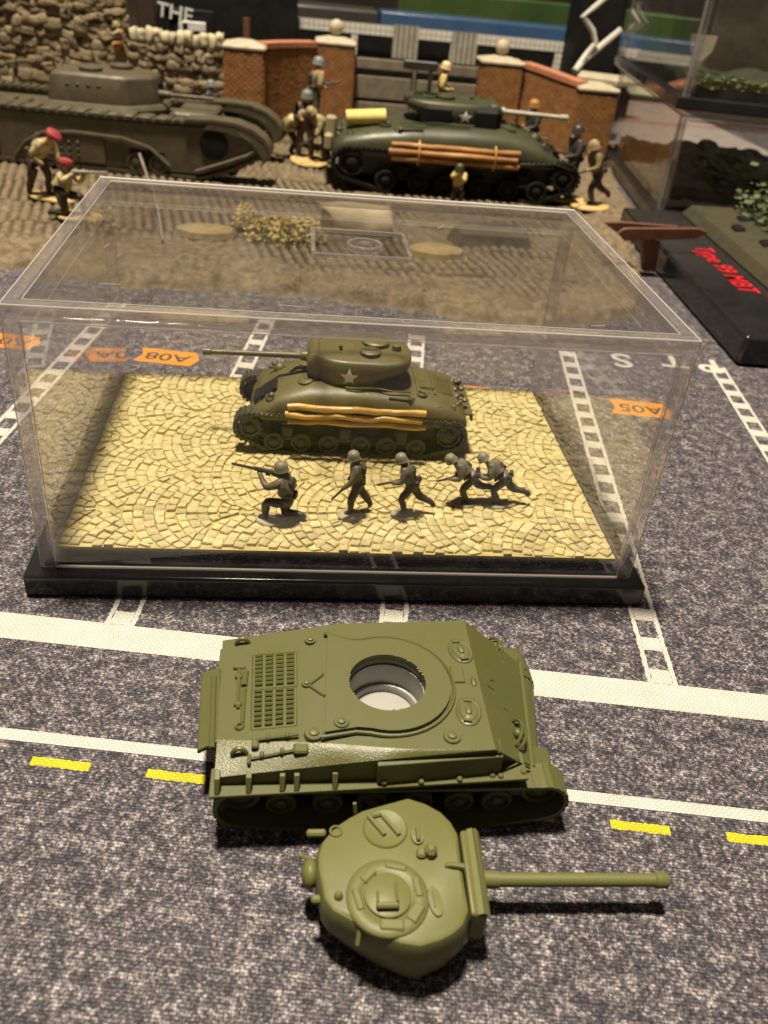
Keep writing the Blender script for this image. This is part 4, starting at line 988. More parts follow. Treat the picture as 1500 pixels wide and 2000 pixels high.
b_tu = sherman(bt, M_BOD, M_BTRK, 1, M_BTRK, 2.05, -.27, dict(runs=[(-1.55, 1.50, 1.30, .075, 1.42), (-1.50, 1.55, 1.14, .08, 1.46), (-1.55, 1.48, .97, .075, 1.44)], wob=.006, m=M_LOG2, straps=(-.95, .85)), .2, M_BARREL)
b = MB(); b.tube([(2.0, .2, 1.72), (2.0, .95, 1.72)], .17, 12) if False else b.tube([(2.55, .62, 1.72), (1.62, .62, 1.82)], [.19, .2], 12); b.build('yellow_roll', M_BUND, bt)
for x, w in ((.46, 1.0), (-.84, .9)):
    b = MB(); b.box((x, .82, 2.0), (w * .95, .34, .8), None, .17); b.build('black_stowage', M_BLACKM, b_tu)
b_tu.scale = (.88, .9, .82); b_tu.location = (0, 0, 1.74 * .18); bt.scale = (2.33, 2.33, 2.02)
b = MB(); b.tube([(.65, .5, 2.5), (.65, .5, 3.1)], .05, 8); b.box((.9, .5, 3.12), (.8, .1, .22), None, .03); b.build('machine_gun', M_GUN, bt)
b = MB(); b.box((2.9, .7, 1.4), (.25, .3, .7), None, .05); b.box((2.95, .95, 1.15), (.2, .3, .4), None, .05); b.build('stowed_pack', mat('tan_pack', (.35, .29, .17), rough=.7), bt)

M_TAN = mat('tan_smock', (.52, .40, .22), (.13, .095, .045), rough=.6, scale=7)
M_CREAM = mat('cream_smock', (.62, .52, .27), (.17, .13, .055), rough=.6, scale=7)
M_BROWN = mat('brown_trousers', (.075, .045, .03), (.04, .025, .018), rough=.6)
M_DKB = mat('dark_brown_coat', (.06, .045, .028), (.025, .02, .014), rough=.55)
M_RED = mat('crimson_beret', (.34, .05, .055), (.25, .03, .04), rough=.5, scale=2)
M_SKIN = mat('painted_skin', (.48, .24, .13), (.36, .17, .09), rough=.5)
M_BLUE = mat('grey_blue_helmet', (.20, .235, .225), (.12, .15, .145), rough=.5)
M_SAND = mat('sand_base', (.62, .44, .18), (.42, .30, .12), rough=.75, scale=3, bump=.5)
M_YEL = mat('yellow_tunic', (.62, .50, .20), (.40, .30, .09), rough=.6, scale=3)
M_YH = mat('cream_helmet', (.68, .54, .30), (.5, .38, .18), rough=.5)
M_GREYG = mat('pale_gun', (.34, .30, .27), (.2, .17, .15), rough=.4)
BG = 'painted soldiers of the diorama'
figure('toy_soldier', 'yellow clad tank commander in a cream helmet standing in the turret hatch', (6.75, 38.4, 3.45), R(170), 2.0, 'torso', M_YEL, M_DKB, M_SKIN, 'helmet', M_YH, None, gun=False, group=BG)
figure('toy_soldier', 'soldier in crimson beret and cream smock bending over his rifle, at the left edge', (-13.2, 29.0, ZG + .1), R(150), 2.1, 'bend', M_CREAM, M_BROWN, M_SKIN, 'beret', M_RED, M_SAND, (.62, .36), BG, gunm=M_GREYG, hats=1.1)
figure('toy_soldier', 'kneeling soldier in crimson beret beside the left rear corner of the clear cover', (-11.55, 26.1, ZG + .1), R(165), 1.95, 'kneel', M_CREAM, M_DKB, M_SKIN, 'beret', M_RED, M_SAND, (.6, .4), BG, gunm=M_GREYG)
figure('toy_soldier', 'soldier in grey helmet and tan jacket standing highest of the group before the brick wall', (-.2, 45.5, ZG + 1.2), R(200), 2.45, 'stand', M_TAN, M_DKB, M_SKIN, 'helmet', M_BLUE, M_SAND, (.5, .5), BG)
figure('toy_soldier', 'soldier in dark coat at the middle of the group before the brick wall', (-.75, 41.6, ZG + .1), R(95), 2.3, 'stand', M_DKB, M_BROWN, M_SKIN, 'helmet', M_BLUE, M_SAND, (.75, .5), BG)
figure('toy_soldier', 'soldier in cream smock crouching left of the dark coated soldier by the brick wall', (-1.75, 42.2, ZG + .1), R(140), 2.2, 'crouch', M_CREAM, M_BROWN, M_SKIN, 'helmet', M_TAN, None, group=BG)
figure('toy_soldier', 'soldier in cream smock leaning on the rear of the green tank', (.25, 41.0, ZG + .1), R(30), 2.1, 'bend', M_CREAM, M_BROWN, M_SKIN, 'helmet', M_TAN, None, group=BG)
figure('toy_soldier', 'dark soldier before the green tank, left of the pair by the clear cases', (14.6, 36.4, ZG + .1), R(10), 2.35, 'stand', M_FIGD, M_DKB, M_SKIN, 'helmet', M_GUN, M_SAND, (.5, .4), BG)
figure('toy_soldier', 'soldier in khaki smock beside the clear cases, right of the pair before the green tank', (15.6, 35.0, ZG + .1), R(20), 2.2, 'run', mat('khaki', (.24, .19, .09), (.12, .09, .04), rough=.6), M_DKB, M_SKIN, 'helmet', M_TAN, M_SAND, (.55, .42), BG)
figure('toy_soldier', 'dark soldier in orange helmet standing behind the front end of the green tank', (12.9, 40.6, ZG + .9), R(20), 2.2, 'stand', M_FIGD, M_DKB, M_SKIN, 'helmet', M_LOG2, None, group=BG, gun=False)
figure('toy_soldier', 'small soldier kneeling beneath the log bundle of the green tank', (7.6, 33.9, ZG), R(80), 1.6, 'kneel', M_YEL, M_DKB, M_SKIN, 'helmet', M_BOD, None, group=BG)
figure('toy_soldier', 'orange tan soldier crouching on the low end of the stone wall', (-13.2, 51.6, 4.2), R(30), 1.5, 'kneel', M_TAN, M_LOG2, M_SKIN, 'helmet', M_TAN, None, group=BG)
figure('toy_soldier', 'soldier in blue helmet standing between the brown tank gun and the stone wall', (-6.7, 46.5, ZG), R(-30), 2.0, 'stand', M_FIGD, M_DKB, M_SKIN, 'helmet', M_BLUE, None, group=BG)

# ------------------------------------------------------------------ long brown tank on the left
M_BRN = mat('grey_brown_paint', (.104, .088, .052), (.058, .048, .029), rough=.5, scale=1.6, bump=.15, bscale=6)
M_BRNT = mat('grey_brown_track', (.085, .07, .04), (.045, .037, .022), rough=.5, scale=3, bump=.2)
ch = empty('long_tank', (-11.4, 38.6, ZG), 'grey brown tank with long tracks and boxy turret before the stone wall', 'model tank', R(-4.5))
def cp(mb, name, m=None, parent=None, **k): return mb.build(name, m or M_BRN, parent or ch, **k)
prof = [(-13, .3), (5.2, .3), (6.6, .75), (8.0, 1.35), (8.55, 1.75), (8.35, 2.25), (7.6, 2.6), (6.6, 2.72), (3.5, 2.62), (0, 2.62), (-13, 2.75)]
for y in (-3.3, 2.6):
    b = MB()
    path = [(-12.8, .3), (5.1, .0), (6.7, .5), (8.2, 1.2), (8.9, 1.7), (8.7, 2.35), (7.8, 2.85), (6.6, 2.98), (3, 2.86), (0, 2.84), (-13, 2.95)]
    b = belt([(x, z) for x, z in path], y - .1, y + 1.1, .15, .5, .05); cp(b, 'track', M_BRNT)
    o_ = MB(); lo = [(x, y, z) for x, z in prof]; hi_ = [(x, y + .9, z) for x, z in prof]
    o_.loft([lo, hi_]); cp(o_, 'track_frame')
    b = MB(); rim = [(5.0, .45), (6.4, .95), (7.8, 1.5), (8.2, 1.75), (8.05, 2.2), (7.4, 2.5)]
    b.tube([(x, y - .12, z) for x, z in rim], .10, 6); cp(b, 'frame_rim')
    b = MB(); b.tube([(-4.6, y - .06, .5), (-4.0, y - .1, 1.2), (-3.0, y - .12, 1.75), (-1.4, y - .12, 1.9), (1.2, y - .12, 1.8), (2.6, y - .12, 1.45), (3.6, y - .1, .6)], .09, 6); cp(b, 'side_arch')
    mg = [(4.6, 3.06), (6.0, 3.14), (7.2, 3.08), (8.1, 2.82), (8.75, 2.4), (9.1, 1.85), (9.0, 1.45)]
    b = MB(); b.loft([[(x, y - .22, z), (x, y + 1.22, z), (x - .12, y + 1.22, z - .14), (x - .12, y - .22, z - .14)] for x, z in mg]); cp(b, 'mudguard', smooth=60)
    b = MB(); b.loft([[(x - .06, y - .2, z - .07), (x - .5, y - .2, z - .5), (x - .5, y - .12, z - .5), (x - .06, y - .12, z - .07)] for x, z in mg[1:]]); cp(b, 'mudguard_side', smooth=60)
    b = MB(); b.lathe([(.75, -.1), (.75, .06), (.6, .1), (0, .1)], 20, Matrix.Translation((6.0, y - .02, 1.85)) @ Matrix.Rotation(R(90), 4, 'X')); cp(b, 'front_recess_shade', M_BLACKM)  # black disc put in for the shade of the front recess
    b = MB(); b.box((-1.6, y - .06, 1.05), (3.6, .14, 1.3), None, .04); cp(b, 'side_door')
    b = MB(); b.box((-9.2, y - .0, 1.15), (7.6, .1, 1.5), None, .03); cp(b, 'side_recess_shade', M_BLACKM)  # black panel put in for the shade inside the wheel opening
    b = MB(); b.box((2.4, y - .0, .85), (1.9, .1, .9), None, .03); cp(b, 'side_recess_shade', M_BLACKM)  # black panel painting the shade inside the side arch
    for x in (-12.2, -10.9, -9.6, -8.3, -7.0, 1.8, 3.0): wheel('bogie_wheel', (x, y - .08, .62), .5, M_BRNT, ch, -1, rim=.25)
    for r_ in range(3):
        for c_ in range(5):
            b = MB(); b.sphere((-3.0 + c_ * .45, y - .14, .75 + r_ * .32), .1, 5); cp(b, 'side_bolt', M_BRN)
b = MB(); b.box((-3.0, 0.05, 1.6), (17.5, 5.0, 1.9), None, .15); cp(b, 'hull')
b = MB(); b.loft([[(5.6, -1.7, 2.5), (5.6, 1.8, 2.5), (5.6, 1.8, .5), (5.6, -1.7, .5)], [(6.6, -1.6, 1.9), (6.6, 1.7, 1.9), (6.9, 1.7, .6), (6.9, -1.6, .6)]]); cp(b, 'front_plate', bevel=.06)
b = MB(); b.box((4.6, .2, 2.75), (2.2, 3.4, .5), None, .12); cp(b, 'driver_roof')
for k in range(20):
    b = MB(); b.box((-11.2 + k * .85, -3.05 + .3, 2.90), (.5, 1.15, .1), None, .03); cp(b, 'guard_rib')
tz = 2.75
def rect(x0, x1, y0, y1, z, r=.5, sh=0):
    o = []
    for cx, cy, a in ((x1 - r, y1 - r, 0), (x0 + r, y1 - r, 90), (x0 + r, y0 + r, 180), (x1 - r, y0 + r, 270)):
        for k in range(5):
            t_ = R(a + 22.5 * k); o.append((cx + r * math.cos(t_) + sh, cy + r * math.sin(t_), z))
    return o
hexa = [(-2.9, -1.9), (-2.2, -2.0), (.7, -2.0), (1.2, -1.85), (2.35, -.7), (2.5, -.3), (2.45, 1.3), (1.3, 2.0), (-2.3, 2.0), (-2.95, 1.6)]
def hx(s_, z): return [(x * s_, y * s_, z) for x, y in hexa]
b = MB(); b.loft([hx(1.03, tz - .3), hx(1.05, tz + .2), hx(1.02, tz + .9), hx(.97, tz + 1.62), hx(.93, tz + 1.76), hx(.85, tz + 1.82)]); tt = cp(b, 'turret', smooth=22, bevel=.1); b = MB(); b.loft([hx(1.16, tz - .02), hx(1.17, tz + .16), hx(1.12, tz + .34), hx(1.05, tz + .40)]); cp(b, 'turret_skirt', None, tt, smooth=25)
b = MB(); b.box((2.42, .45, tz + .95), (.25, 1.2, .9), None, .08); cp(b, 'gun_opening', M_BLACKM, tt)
b = MB(); b.tube([(2.4, -.1, tz + .85), (3.1, -.1, tz + .85), (3.15, -.1, tz + .85), (5.5, -.1, tz + .85)], [.24, .2, .12, .10], 12); cp(b, 'gun_barrel', None, tt)
for y in (-.9, .9):
    b = MB(); b.lathe([(.62, 0), (.62, .14), (.5, .2), (0, .22)], 22, Matrix.Translation((-.9 if y < 0 else .3, y, tz + 1.86))); cp(b, 'turret_hatch', None, tt)
for r_ in range(2):
    for c_ in range(4):
        b = MB(); b.sphere((-1.9 + c_ * .55, -2.0, tz + .75 + r_ * .5), .075, 5, None, (1.5, .5, .8)); cp(b, 'turret_bolt', None, tt)
for k in range(6):
    b = MB(); b.box((-5 - k * .9, -.4 + .2 * (k % 2), 2.62), (.6, 2.4, .12), None, .04); cp(b, 'deck_louvre')
b = MB(); b.tube([(-4, -1.8, 2.75), (-7, -1.2, 2.9), (-10, -1.6, 2.75)], .12, 7); cp(b, 'tow_rope')
text_obj('side_lettering', 'TOTO', .5, mat('chalk_white', (.6, .6, .55), rough=.7), ch, Matrix.Translation((-6.0, -3.46, 2.05)) @ Matrix.Rotation(R(90), 4, 'X'), .01) if False else None

# ------------------------------------------------------------------ brick gateway
M_BRICK = mat('orange_brick', (.41, .205, .082), (.24, .115, .044), rough=.75, scale=1.8, bump=.4, bscale=10, spec=.2)
M_JOINT = mat('brick_joint', (.085, .045, .022), (.06, .03, .016), rough=.85)
M_CAP = mat('pale_stone', (.52, .46, .34), (.36, .31, .22), rough=.7, scale=2, bump=.4)
M_COPE = mat('terracotta_coping', (.50, .215, .12), (.38, .15, .08), rough=.65, scale=1)
def brick_face(mb, p0, p1, z0, z1, out, bl=.46, bh=.19):
    p0, p1 = Vector(p0), Vector(p1); d = p1 - p0; L = d.length; d.normalize(); ang = math.atan2(d.y, d.x)
    rows = int((z1 - z0) / bh)
    for r_ in range(rows):
        x = -(bl / 2) * (r_ % 2)
        while x < L - .03:
            a, c = max(0, x), min(L, x + bl)
            if c - a > .08:
                m_ = p0 + d * ((a + c) / 2) + out * random.uniform(.0, .025)
                mb.box((m_.x, m_.y, z0 + (r_ + .5) * bh), (c - a - .05, .12, bh - .05), None, 0, ang)
            x += bl
def pillar(x0, x1, y0, y1, z1, label, ball=False, side=None):
    t = empty('brick_pillar', ((x0 + x1) / 2, (y0 + y1) / 2, ZG), label, 'brick pillar', group='brick pillars of the gateway')
    o = (t.location.x, t.location.y, ZG)
    b = MB(); b.box(((x0 + x1) / 2, (y0 + y1) / 2, (z1 + ZG) / 2), (x1 - x0, y1 - y0, z1 - ZG)); b.build('core', M_JOINT, t, origin=o)
    b = MB(); brick_face(b, (x0, y0, 0), (x1, y0, 0), ZG, z1, Vector((0, -1, 0))); brick_face(b, (x1, y0, 0), (x1, y1, 0), ZG, z1, Vector((1, 0, 0))); brick_face(b, (x0, y1, 0), (x0, y0, 0), ZG, z1, Vector((-1, 0, 0)))
    q = b.build('bricks', M_BRICK, t, origin=o, smooth=0); q['kind'] = 'stuff'
    cx, cy = (x0 + x1) / 2, (y0 + y1) / 2
    b = MB(); b.box((cx, cy, z1 + .16), (x1 - x0 + .3, y1 - y0 + .3, .32), None, .12); b.loft([[(x0, y0, z1 + .3), (x1, y0, z1 + .3), (x1, y1, z1 + .3), (x0, y1, z1 + .3)], [(cx - .4, cy - .4, z1 + .55), (cx + .4, cy - .4, z1 + .55), (cx + .4, cy + .4, z1 + .55), (cx - .4, cy + .4, z1 + .55)]]); b.build('cap', M_CAP, t, origin=o)
    if ball:
        b = MB(); b.lathe([(.3, z1 + .5), (.2, z1 + .62), (.2, z1 + .7)], 14, Matrix.Translation((cx, cy, 0))); b.sphere((cx, cy, z1 + 1.12), .52, 10); b.build('ball_finial', M_CAP, t, origin=o)
def curved_wall(pts, z0, z1, label):
    c_ = sum((Vector((p[0], p[1], 0)) for p in pts), Vector()) / len(pts)
    t = empty('curved_brick_wall', (c_.x, c_.y, ZG), label, 'brick wall', group='curved brick walls of the gateway'); o = (c_.x, c_.y, ZG)
    b = MB(); co = MB(); cr = MB(); n_ = len(pts)
    for i in range(n_ - 1):
        a, c = Vector((*pts[i], 0)), Vector((*pts[i + 1], 0)); d = (c - a).normalized(); ou = Vector((d.y, -d.x, 0)); za = z0 + (z1 - z0) * i / (n_ - 1); zb = z0 + (z1 - z0) * (i + 1) / (n_ - 1)
        brick_face(b, a, c, ZG, min(za, zb), ou)
        co.loft([[a + Vector((0, 0, ZG)), a - ou * .6 + Vector((0, 0, ZG)), a - ou * .6 + Vector((0, 0, za)), a + Vector((0, 0, za))], [c + Vector((0, 0, ZG)), c - ou * .6 + Vector((0, 0, ZG)), c - ou * .6 + Vector((0, 0, zb)), c + Vector((0, 0, zb))]])
        cr.loft([[a + ou * .15 + Vector((0, 0, za)), a - ou * .8 + Vector((0, 0, za)), a - ou * .8 + Vector((0, 0, za + .42)), a + ou * .15 + Vector((0, 0, za + .42))], [c + ou * .15 + Vector((0, 0, zb)), c - ou * .8 + Vector((0, 0, zb)), c - ou * .8 + Vector((0, 0, zb + .42)), c + ou * .15 + Vector((0, 0, zb + .42))]])
    co.build('core', M_JOINT, t, origin=o); q = b.build('bricks', M_BRICK, t, origin=o, smooth=0); q['kind'] = 'stuff'
    cr.build('coping', M_COPE, t, origin=o, bevel=.05)
pillar(-6.2, -3.6, 50, 52.4, 5.25, 'brick pillar beside the stone wall, leftmost of the gateway')
curved_wall([(-3.55, 51.2), (-2.6, 52.8), (-1.4, 54.4), (-.0, 55.8)], 5.3, 5.2, 'curved brick wall behind the group of soldiers, left of the gate')
pillar(.05, 2.75, 56, 58.4, 5.4, 'brick pillar with ball finial at the left of the grey board gate', True)
pillar(12.35, 15.4, 56, 58.4, 5.1, 'brick pillar with ball finial at the right of the grey board gate', True)
curved_wall([(15.5, 57), (16.6, 54.6), (17.4, 52.6), (18.3, 50.6)], 5.0, 4.7, 'curved brick wall above the front end of the green tank, right of the gate')
pillar(18.3, 21.0, 50, 52.4, 4.55, 'brick pillar beside the clear cases, rightmost of the gateway')
# grey board gate
M_WOOD = mat('weathered_grey_board', (.20, .175, .125), (.13, .11, .08), rough=.75, scale=1.5, bump=.5, bscale=8)
per_object(M_WOOD, .15)
gt = empty('board_gate', (7.5, 57.2, ZG), 'weathered grey gate of wide boards between the two ball topped pillars', 'gate')
for z, h in ((4.35, .72), (2.75, 1.55), (1.35, .75), (.7, .35)):
    for x0, x1 in ((-4.6, -.25), (.15, 4.75)):
        b = MB(); b.box(((x0 + x1) / 2, random.uniform(-.05, .05), z - ZG), (x1 - x0, .22, h), None, .05); b.build('board', M_WOOD, gt)
for x in (-4.55, -.05, 4.7):
    b = MB(); b.box((x, .25, 2.1), (.3, .25, 4.2), None, .04); b.build('post', M_WOOD, gt)
b = MB(); b.box((0, .5, 2.2), (9.3, .12, 4.4)); b.build('dark_backing', M_BLACKM, gt)
# corrugated sheets behind the gate
M_CORR = mat('pale_corrugated_sheet', (.42, .40, .33), (.26, .25, .2), rough=.55, scale=1)
for x, z0, z1, lab in ((7.0, 4.7, 6.75, 'pale corrugated sheet standing behind the gate, left of the two'), (11.7, 4.4, 6.65, 'pale corrugated sheet standing behind the gate, right of the two')):
    b = MB(); n_ = 24; lo, hi_, lo2, hi2 = [], [], [], []
    for i in range(n_ + 1):
        u = -1 + 2 * i / n_; y = .09 * math.sin(i * math.pi * 2 / 5)
        lo.append((u, y, -1.1)); hi_.append((u, y, (z1 - z0)))
    vs = lo + hi_ + [(x_, y_ + .05, z_) for x_, y_, z_ in lo + hi_]; m_ = n_ + 1
    fs = [(i, i + 1, m_ + i + 1, m_ + i) for i in range(n_)] + [(2 * m_ + i, 3 * m_ + i, 3 * m_ + i + 1, 2 * m_ + i + 1) for i in range(n_)] + [(m_ + i, m_ + i + 1, 3 * m_ + i + 1, 3 * m_ + i) for i in range(n_)]
    b.add(vs, fs); o = b.build('corrugated_sheet', M_CORR); o.location = (x, 61.4, z0); tag(o, lab, 'corrugated sheet', 'corrugated sheets behind the gate')

# ------------------------------------------------------------------ rubble stone wall
M_STN = mat('rubble_stone', (.32, .26, .165), (.17, .132, .08), rough=.8, scale=1.3, bump=.7, bscale=5, spec=.2, dist=.08)
per_object(M_STN, .35)
M_STJ = mat('rubble_joint', (.24, .19, .115), (.14, .108, .062), rough=.9, scale=2)
M_COPS = mat('pale_coping_stone', (.60, .54, .38), (.44, .38, .25), rough=.75, scale=2, bump=.4); per_object(M_COPS, .2)
def stone_mesh(k):
    bm = bmesh.new(); bmesh.ops.create_cube(bm, size=1); bmesh.ops.subdivide_edges(bm, edges=bm.edges, cuts=2, use_grid_fill=True)
    for v in bm.verts:
        c = v.co.copy(); s_ = c.normalized() * .56; v.co = c.lerp(s_, .18) + noise.noise_vector(c * 1.5 + Vector((k * 9, 0, 0))) * .26
    me = bpy.data.meshes.new('stone'); bm.to_mesh(me); bm.free(); me.polygons.foreach_set('use_smooth', [True] * len(me.polygons)); return me
SM = [stone_mesh(k) for k in range(8)]; SC = [m_.copy() for m_ in SM]
for m_ in SM: m_.materials.append(M_STN)
for m_ in SC: m_.materials.append(M_COPS)
def rubble(x0, x1, y, z0, z1, label, wmin, wmax, hmin, hmax):
    t = empty('stone_wall', ((x0 + x1) / 2, y + .5, ZG), label, 'stone wall'); o = Vector(t.location)
    b = MB(); b.box((0, .25, (z1 - ZG) / 2), (x1 - x0 - .1, 1.0, z1 - ZG - .1)); b.build('mortar_core', M_STJ, t)
    z = z0
    while z < z1 - .2:
        h = random.uniform(hmin, hmax); x = x0
        while x < x1 - .15:
            w = min(random.uniform(wmin, wmax) * (1 + .8 * (random.random() < .12)), x1 - x)
            s_ = bpy.data.objects.new('stone', random.choice(SM)); COL.objects.link(s_); s_.parent = t
            s_.location = (x + w / 2 - o.x, -.22 + random.uniform(-.08, .1), z + h / 2 - o.z + random.uniform(-.13, .13))
            s_.scale = (w * 1.18, .6, h * random.uniform(1.0, 1.35)); s_.rotation_euler = (0, random.uniform(-.3, .3), random.choice((0, math.pi))); x += w
        z += h
    return t
rubble(-25.5, -12.75, 52, 1.6, 9.6, 'tall rubble stone wall at the upper left behind the long tank', .42, 1.0, .42, .7)
lw = rubble(-12.7, -6.35, 52, 1.2, 5.0, 'low rubble stone wall with pale upright coping stones, joining the brick pillar', .42, .85, .34, .54)
for k in range(12):
    s_ = bpy.data.objects.new('coping_stone', SC[k % 8]); COL.objects.link(s_); s_.parent = lw
    s_.location = (-2.85 + k * .52, -.1, 4.95 + random.uniform(-.08, .08)); s_.scale = (.5, .9, .85 + random.uniform(-.1, .1)); s_.rotation_euler = (0, random.uniform(-.15, .15), 0)

# ------------------------------------------------------------------ loose scenery seen through the cover
M_GRASS = mat('dry_grass_flock', (.62, .50, .20), (.38, .30, .10), rough=.85, scale=2)
def tuft(x, y, r, n_, label):
    b = MB()
    lobes = [(random.uniform(-.75, .75) * r, random.uniform(-.5, .5) * r * .7, random.uniform(.45, .8) * r * .55, random.uniform(.5, 1.25)) for _ in range(9)]
    for k in range(n_):
        cx, cy, cr, ch_ = random.choice(lobes); a = random.uniform(0, 6.283); el = random.uniform(-.1, 1.57); rr_ = cr * random.uniform(.75, 1.05)
        p = Vector((cx + rr_ * math.cos(el) * math.cos(a), cy + rr_ * math.cos(el) * math.sin(a), ch_ * math.sin(el) + random.uniform(-.05, .1))); s_ = random.uniform(.05, .13)
        M = Matrix.Translation(p) @ Matrix.Rotation(random.uniform(0, 6.28), 4, 'Z') @ Matrix.Rotation(random.uniform(-1.2, 1.2), 4, 'X')
        b.add([(-s_, -s_ * .6, 0), (s_, -s_ * .6, 0), (s_ * .6, s_ * .6, .03), (-s_ * .6, s_ * .6, .03)], [(0, 1, 2, 3)], M)
    o = b.build('grass_tuft', M_GRASS, None, smooth=0); o.location = (x, y, ZG - .05); tag(o, label, 'grass tuft')
q = at(545, 460, ZG); tuft(q.x, q.y, 2.3, 3200, 'dry yellow grass tuft behind the rear edge of the clear cover')
def boulder(px, py, sx, sy, sz, m_, label, cat='rock', k=0):
    q = at(px, py, ZG); me = SM[k].copy(); me.materials.clear(); me.materials.append(m_)
    o = link('rock', me); o.location = (q.x, q.y, ZG + sz * .28); o.scale = (sx, sy, sz); tag(o, label, cat)
boulder(690, 450, 2.9, 1.9, 1.5, mat('pale_rock', (.60, .52, .34), (.44, .37, .22), rough=.8, bump=.6), 'pale cream rock seen through the top of the cover behind the raised panel', 'rock', 2)
M_DISC = mat('ochre_disc', (.36, .28, .13), (.22, .165, .07), rough=.75, scale=2, bump=.4)
for px, py, lab in ((850, 495, 'flat ochre scenery slab seen through the cover right of the raised panel'), (403, 456, 'flat ochre scenery slab seen through the cover left of the grass tuft')):
    q = at(px, py, ZG); b = MB(); n_ = 18
    b.prism([(1.35 * math.cos(6.283 * k / n_) * random.uniform(.9, 1.1), .95 * math.sin(6.283 * k / n_) * random.uniform(.9, 1.1)) for k in range(n_)], -.05, .22, None, .92)
    o = b.build('scenery_slab', M_DISC, None, smooth=30); o.location = (q.x, q.y, ZG); tag(o, lab, 'scenery base')
q = at(960, 470, ZG); b = MB(); b.prism([(-1.9, -1.3), (1.8, -1.1), (2.1, .6), (1.2, 1.6), (-1.4, 1.5), (-2.2, .3)], -.05, .5, None, .85); o = b.build('dark_mound', mat('dark_earth', (.10, .085, .05), (.05, .042, .026), rough=.8, bump=.5), None, smooth=40); o.location = (q.x, q.y, ZG); tag(o, 'dark earth mound seen through the right half of the cover', 'mound')
p0, p1 = at(318, 470, ZG + .1), at(300, 400, ZG + .1); b = MB(); b.tube([p0, (p0 + p1) / 2 + Vector((.05, 0, .3)), p1 + Vector((0, 0, .9))], [.05, .07, .05], 7); o = b.build('fallen_rifle', M_GREYG); tag(o, 'thin grey rifle lying on the ridged ground left of the ochre slab', 'rifle')
p0 = at(272, 300, ZG + 1.6); b = MB(); b.tube([p0, p0 + Vector((.75, -1.3, -1.5))], .07, 7); o = b.build('leaning_pole', M_GREYG); tag(o, 'thin grey pole leaning on the side of the long brown tank', 'pole')

# ------------------------------------------------------------------ signpost
M_RUST = mat('red_brown_wood', (.17, .075, .04), (.10, .042, .022), rough=.6, scale=2, bump=.4)
sg = empty('signpost', (15.15, 24.4, ZG), 'red brown signpost with two pointed boards beside the black plinth', 'signpost')
b = MB(); b.loft([[(-.42, -.3, 1.3), (.45, -.3, 1.3), (.45, .3, 1.3), (-.42, .3, 1.3)], [(.02, -.22, -.2), (.62, -.22, -.2), (.62, .22, -.2), (.02, .22, -.2)]]); b.build('post', M_RUST, sg, bevel=.05)
def board(name, pts, y0, y1):
    b = MB(); b.loft([[(x, y0, z) for x, z in pts], [(x, y1, z) for x, z in pts]]); b.build(name, M_RUST, sg, bevel=.04)
board('sign_board', [(-1.75, 1.55), (-1.35, 1.22), (1.95, 1.52), (2.6, 1.86), (2.05, 2.02), (-1.15, 1.82), (-1.5, 1.78)], -.45, -.25)
board('rear_board', [(-2.4, 1.9), (-1.7, 1.5), (.6, 1.62), (1.2, 1.95), (-1.6, 1.98)], -.1, .1)

# ------------------------------------------------------------------ black plinth with red lettering
PR = R(-3.5)
pl_ = empty('lettered_plinth', (15.35, 13.9, 0), 'glossy black plinth with red lettering at the right edge of the mat', 'display plinth', PR)
b = MB(); b.box((5.0, 9.2, .62), (10.0, 18.4, 1.16), None, .12); b.build('plinth_body', M_BLACK, pl_, bevel=.04)
M_REDL = mat('red_lettering', (.62, .02, .03), (.5, .015, .025), rough=.35)
ML = Matrix.Translation((2.1, 8.3, 1.203)) @ Matrix.Rotation(R(-90), 4, 'Z')
text_obj('red_lettering', 'Type 99 MBT', 1.25, M_REDL, pl_, ML, .03, .92)
M_DG = mat('dark_olive_ground', (.055, .048, .022), (.028, .026, .013), rough=.7, scale=.9, bump=.5, bscale=4)
b = MB(); b.loft([[(3.1, -.0 + .3, 1.2), (9.8, .3, 1.2), (9.8, 18, 1.2), (3.1, 18, 1.2)], [(3.5, .6, 1.75), (9.6, .6, 1.9), (9.6, 17.7, 1.9), (3.5, 17.7, 1.75)]]); gr = b.build('olive_ground', M_DG, pl_, bevel=.08)
for k, (x, y) in enumerate(((4.4, 13.2), (4.9, 10.8), (4.6, 8.5), (5.4, 15.2))):
    b = MB(); b.prism([(-.35, -.5), (.3, -.3), (.2, .6), (-.3, .3)], 0, .1, None, .7); o = b.build('dark_patch', M_BLACKM, pl_); o.location = (x, y, 1.84)
M_LEAF = mat('pale_green_foliage', (.13, .16, .07), (.05, .07, .025), rough=.7, scale=2)
def bush(parent, x0, x1, y0, y1, z, n_, hmax, m_=None, name='foliage'):
    b = MB()
    for k in range(n_):
        p = Vector((random.uniform(x0, x1), random.uniform(y0, y1), z + abs(random.gauss(0, .5)) * hmax)); s_ = random.uniform(.08, .22)
        M = Matrix.Translation(p) @ Matrix.Rotation(random.uniform(0, 6.28), 4, 'Z') @ Matrix.Rotation(random.uniform(-1, 1), 4, 'X')
        b.add([(-s_, -s_ * .5, 0), (s_, -s_ * .5, 0), (s_, s_ * .5, .03), (-s_, s_ * .5, .03)], [(0, 1, 2, 3)], M)
    o = b.build(name, m_ or M_LEAF, parent, smooth=0); o['kind'] = 'stuff'; return o
bush(pl_, 5.6, 9.4, 8, 17.5, 1.9, 900, 1.6)

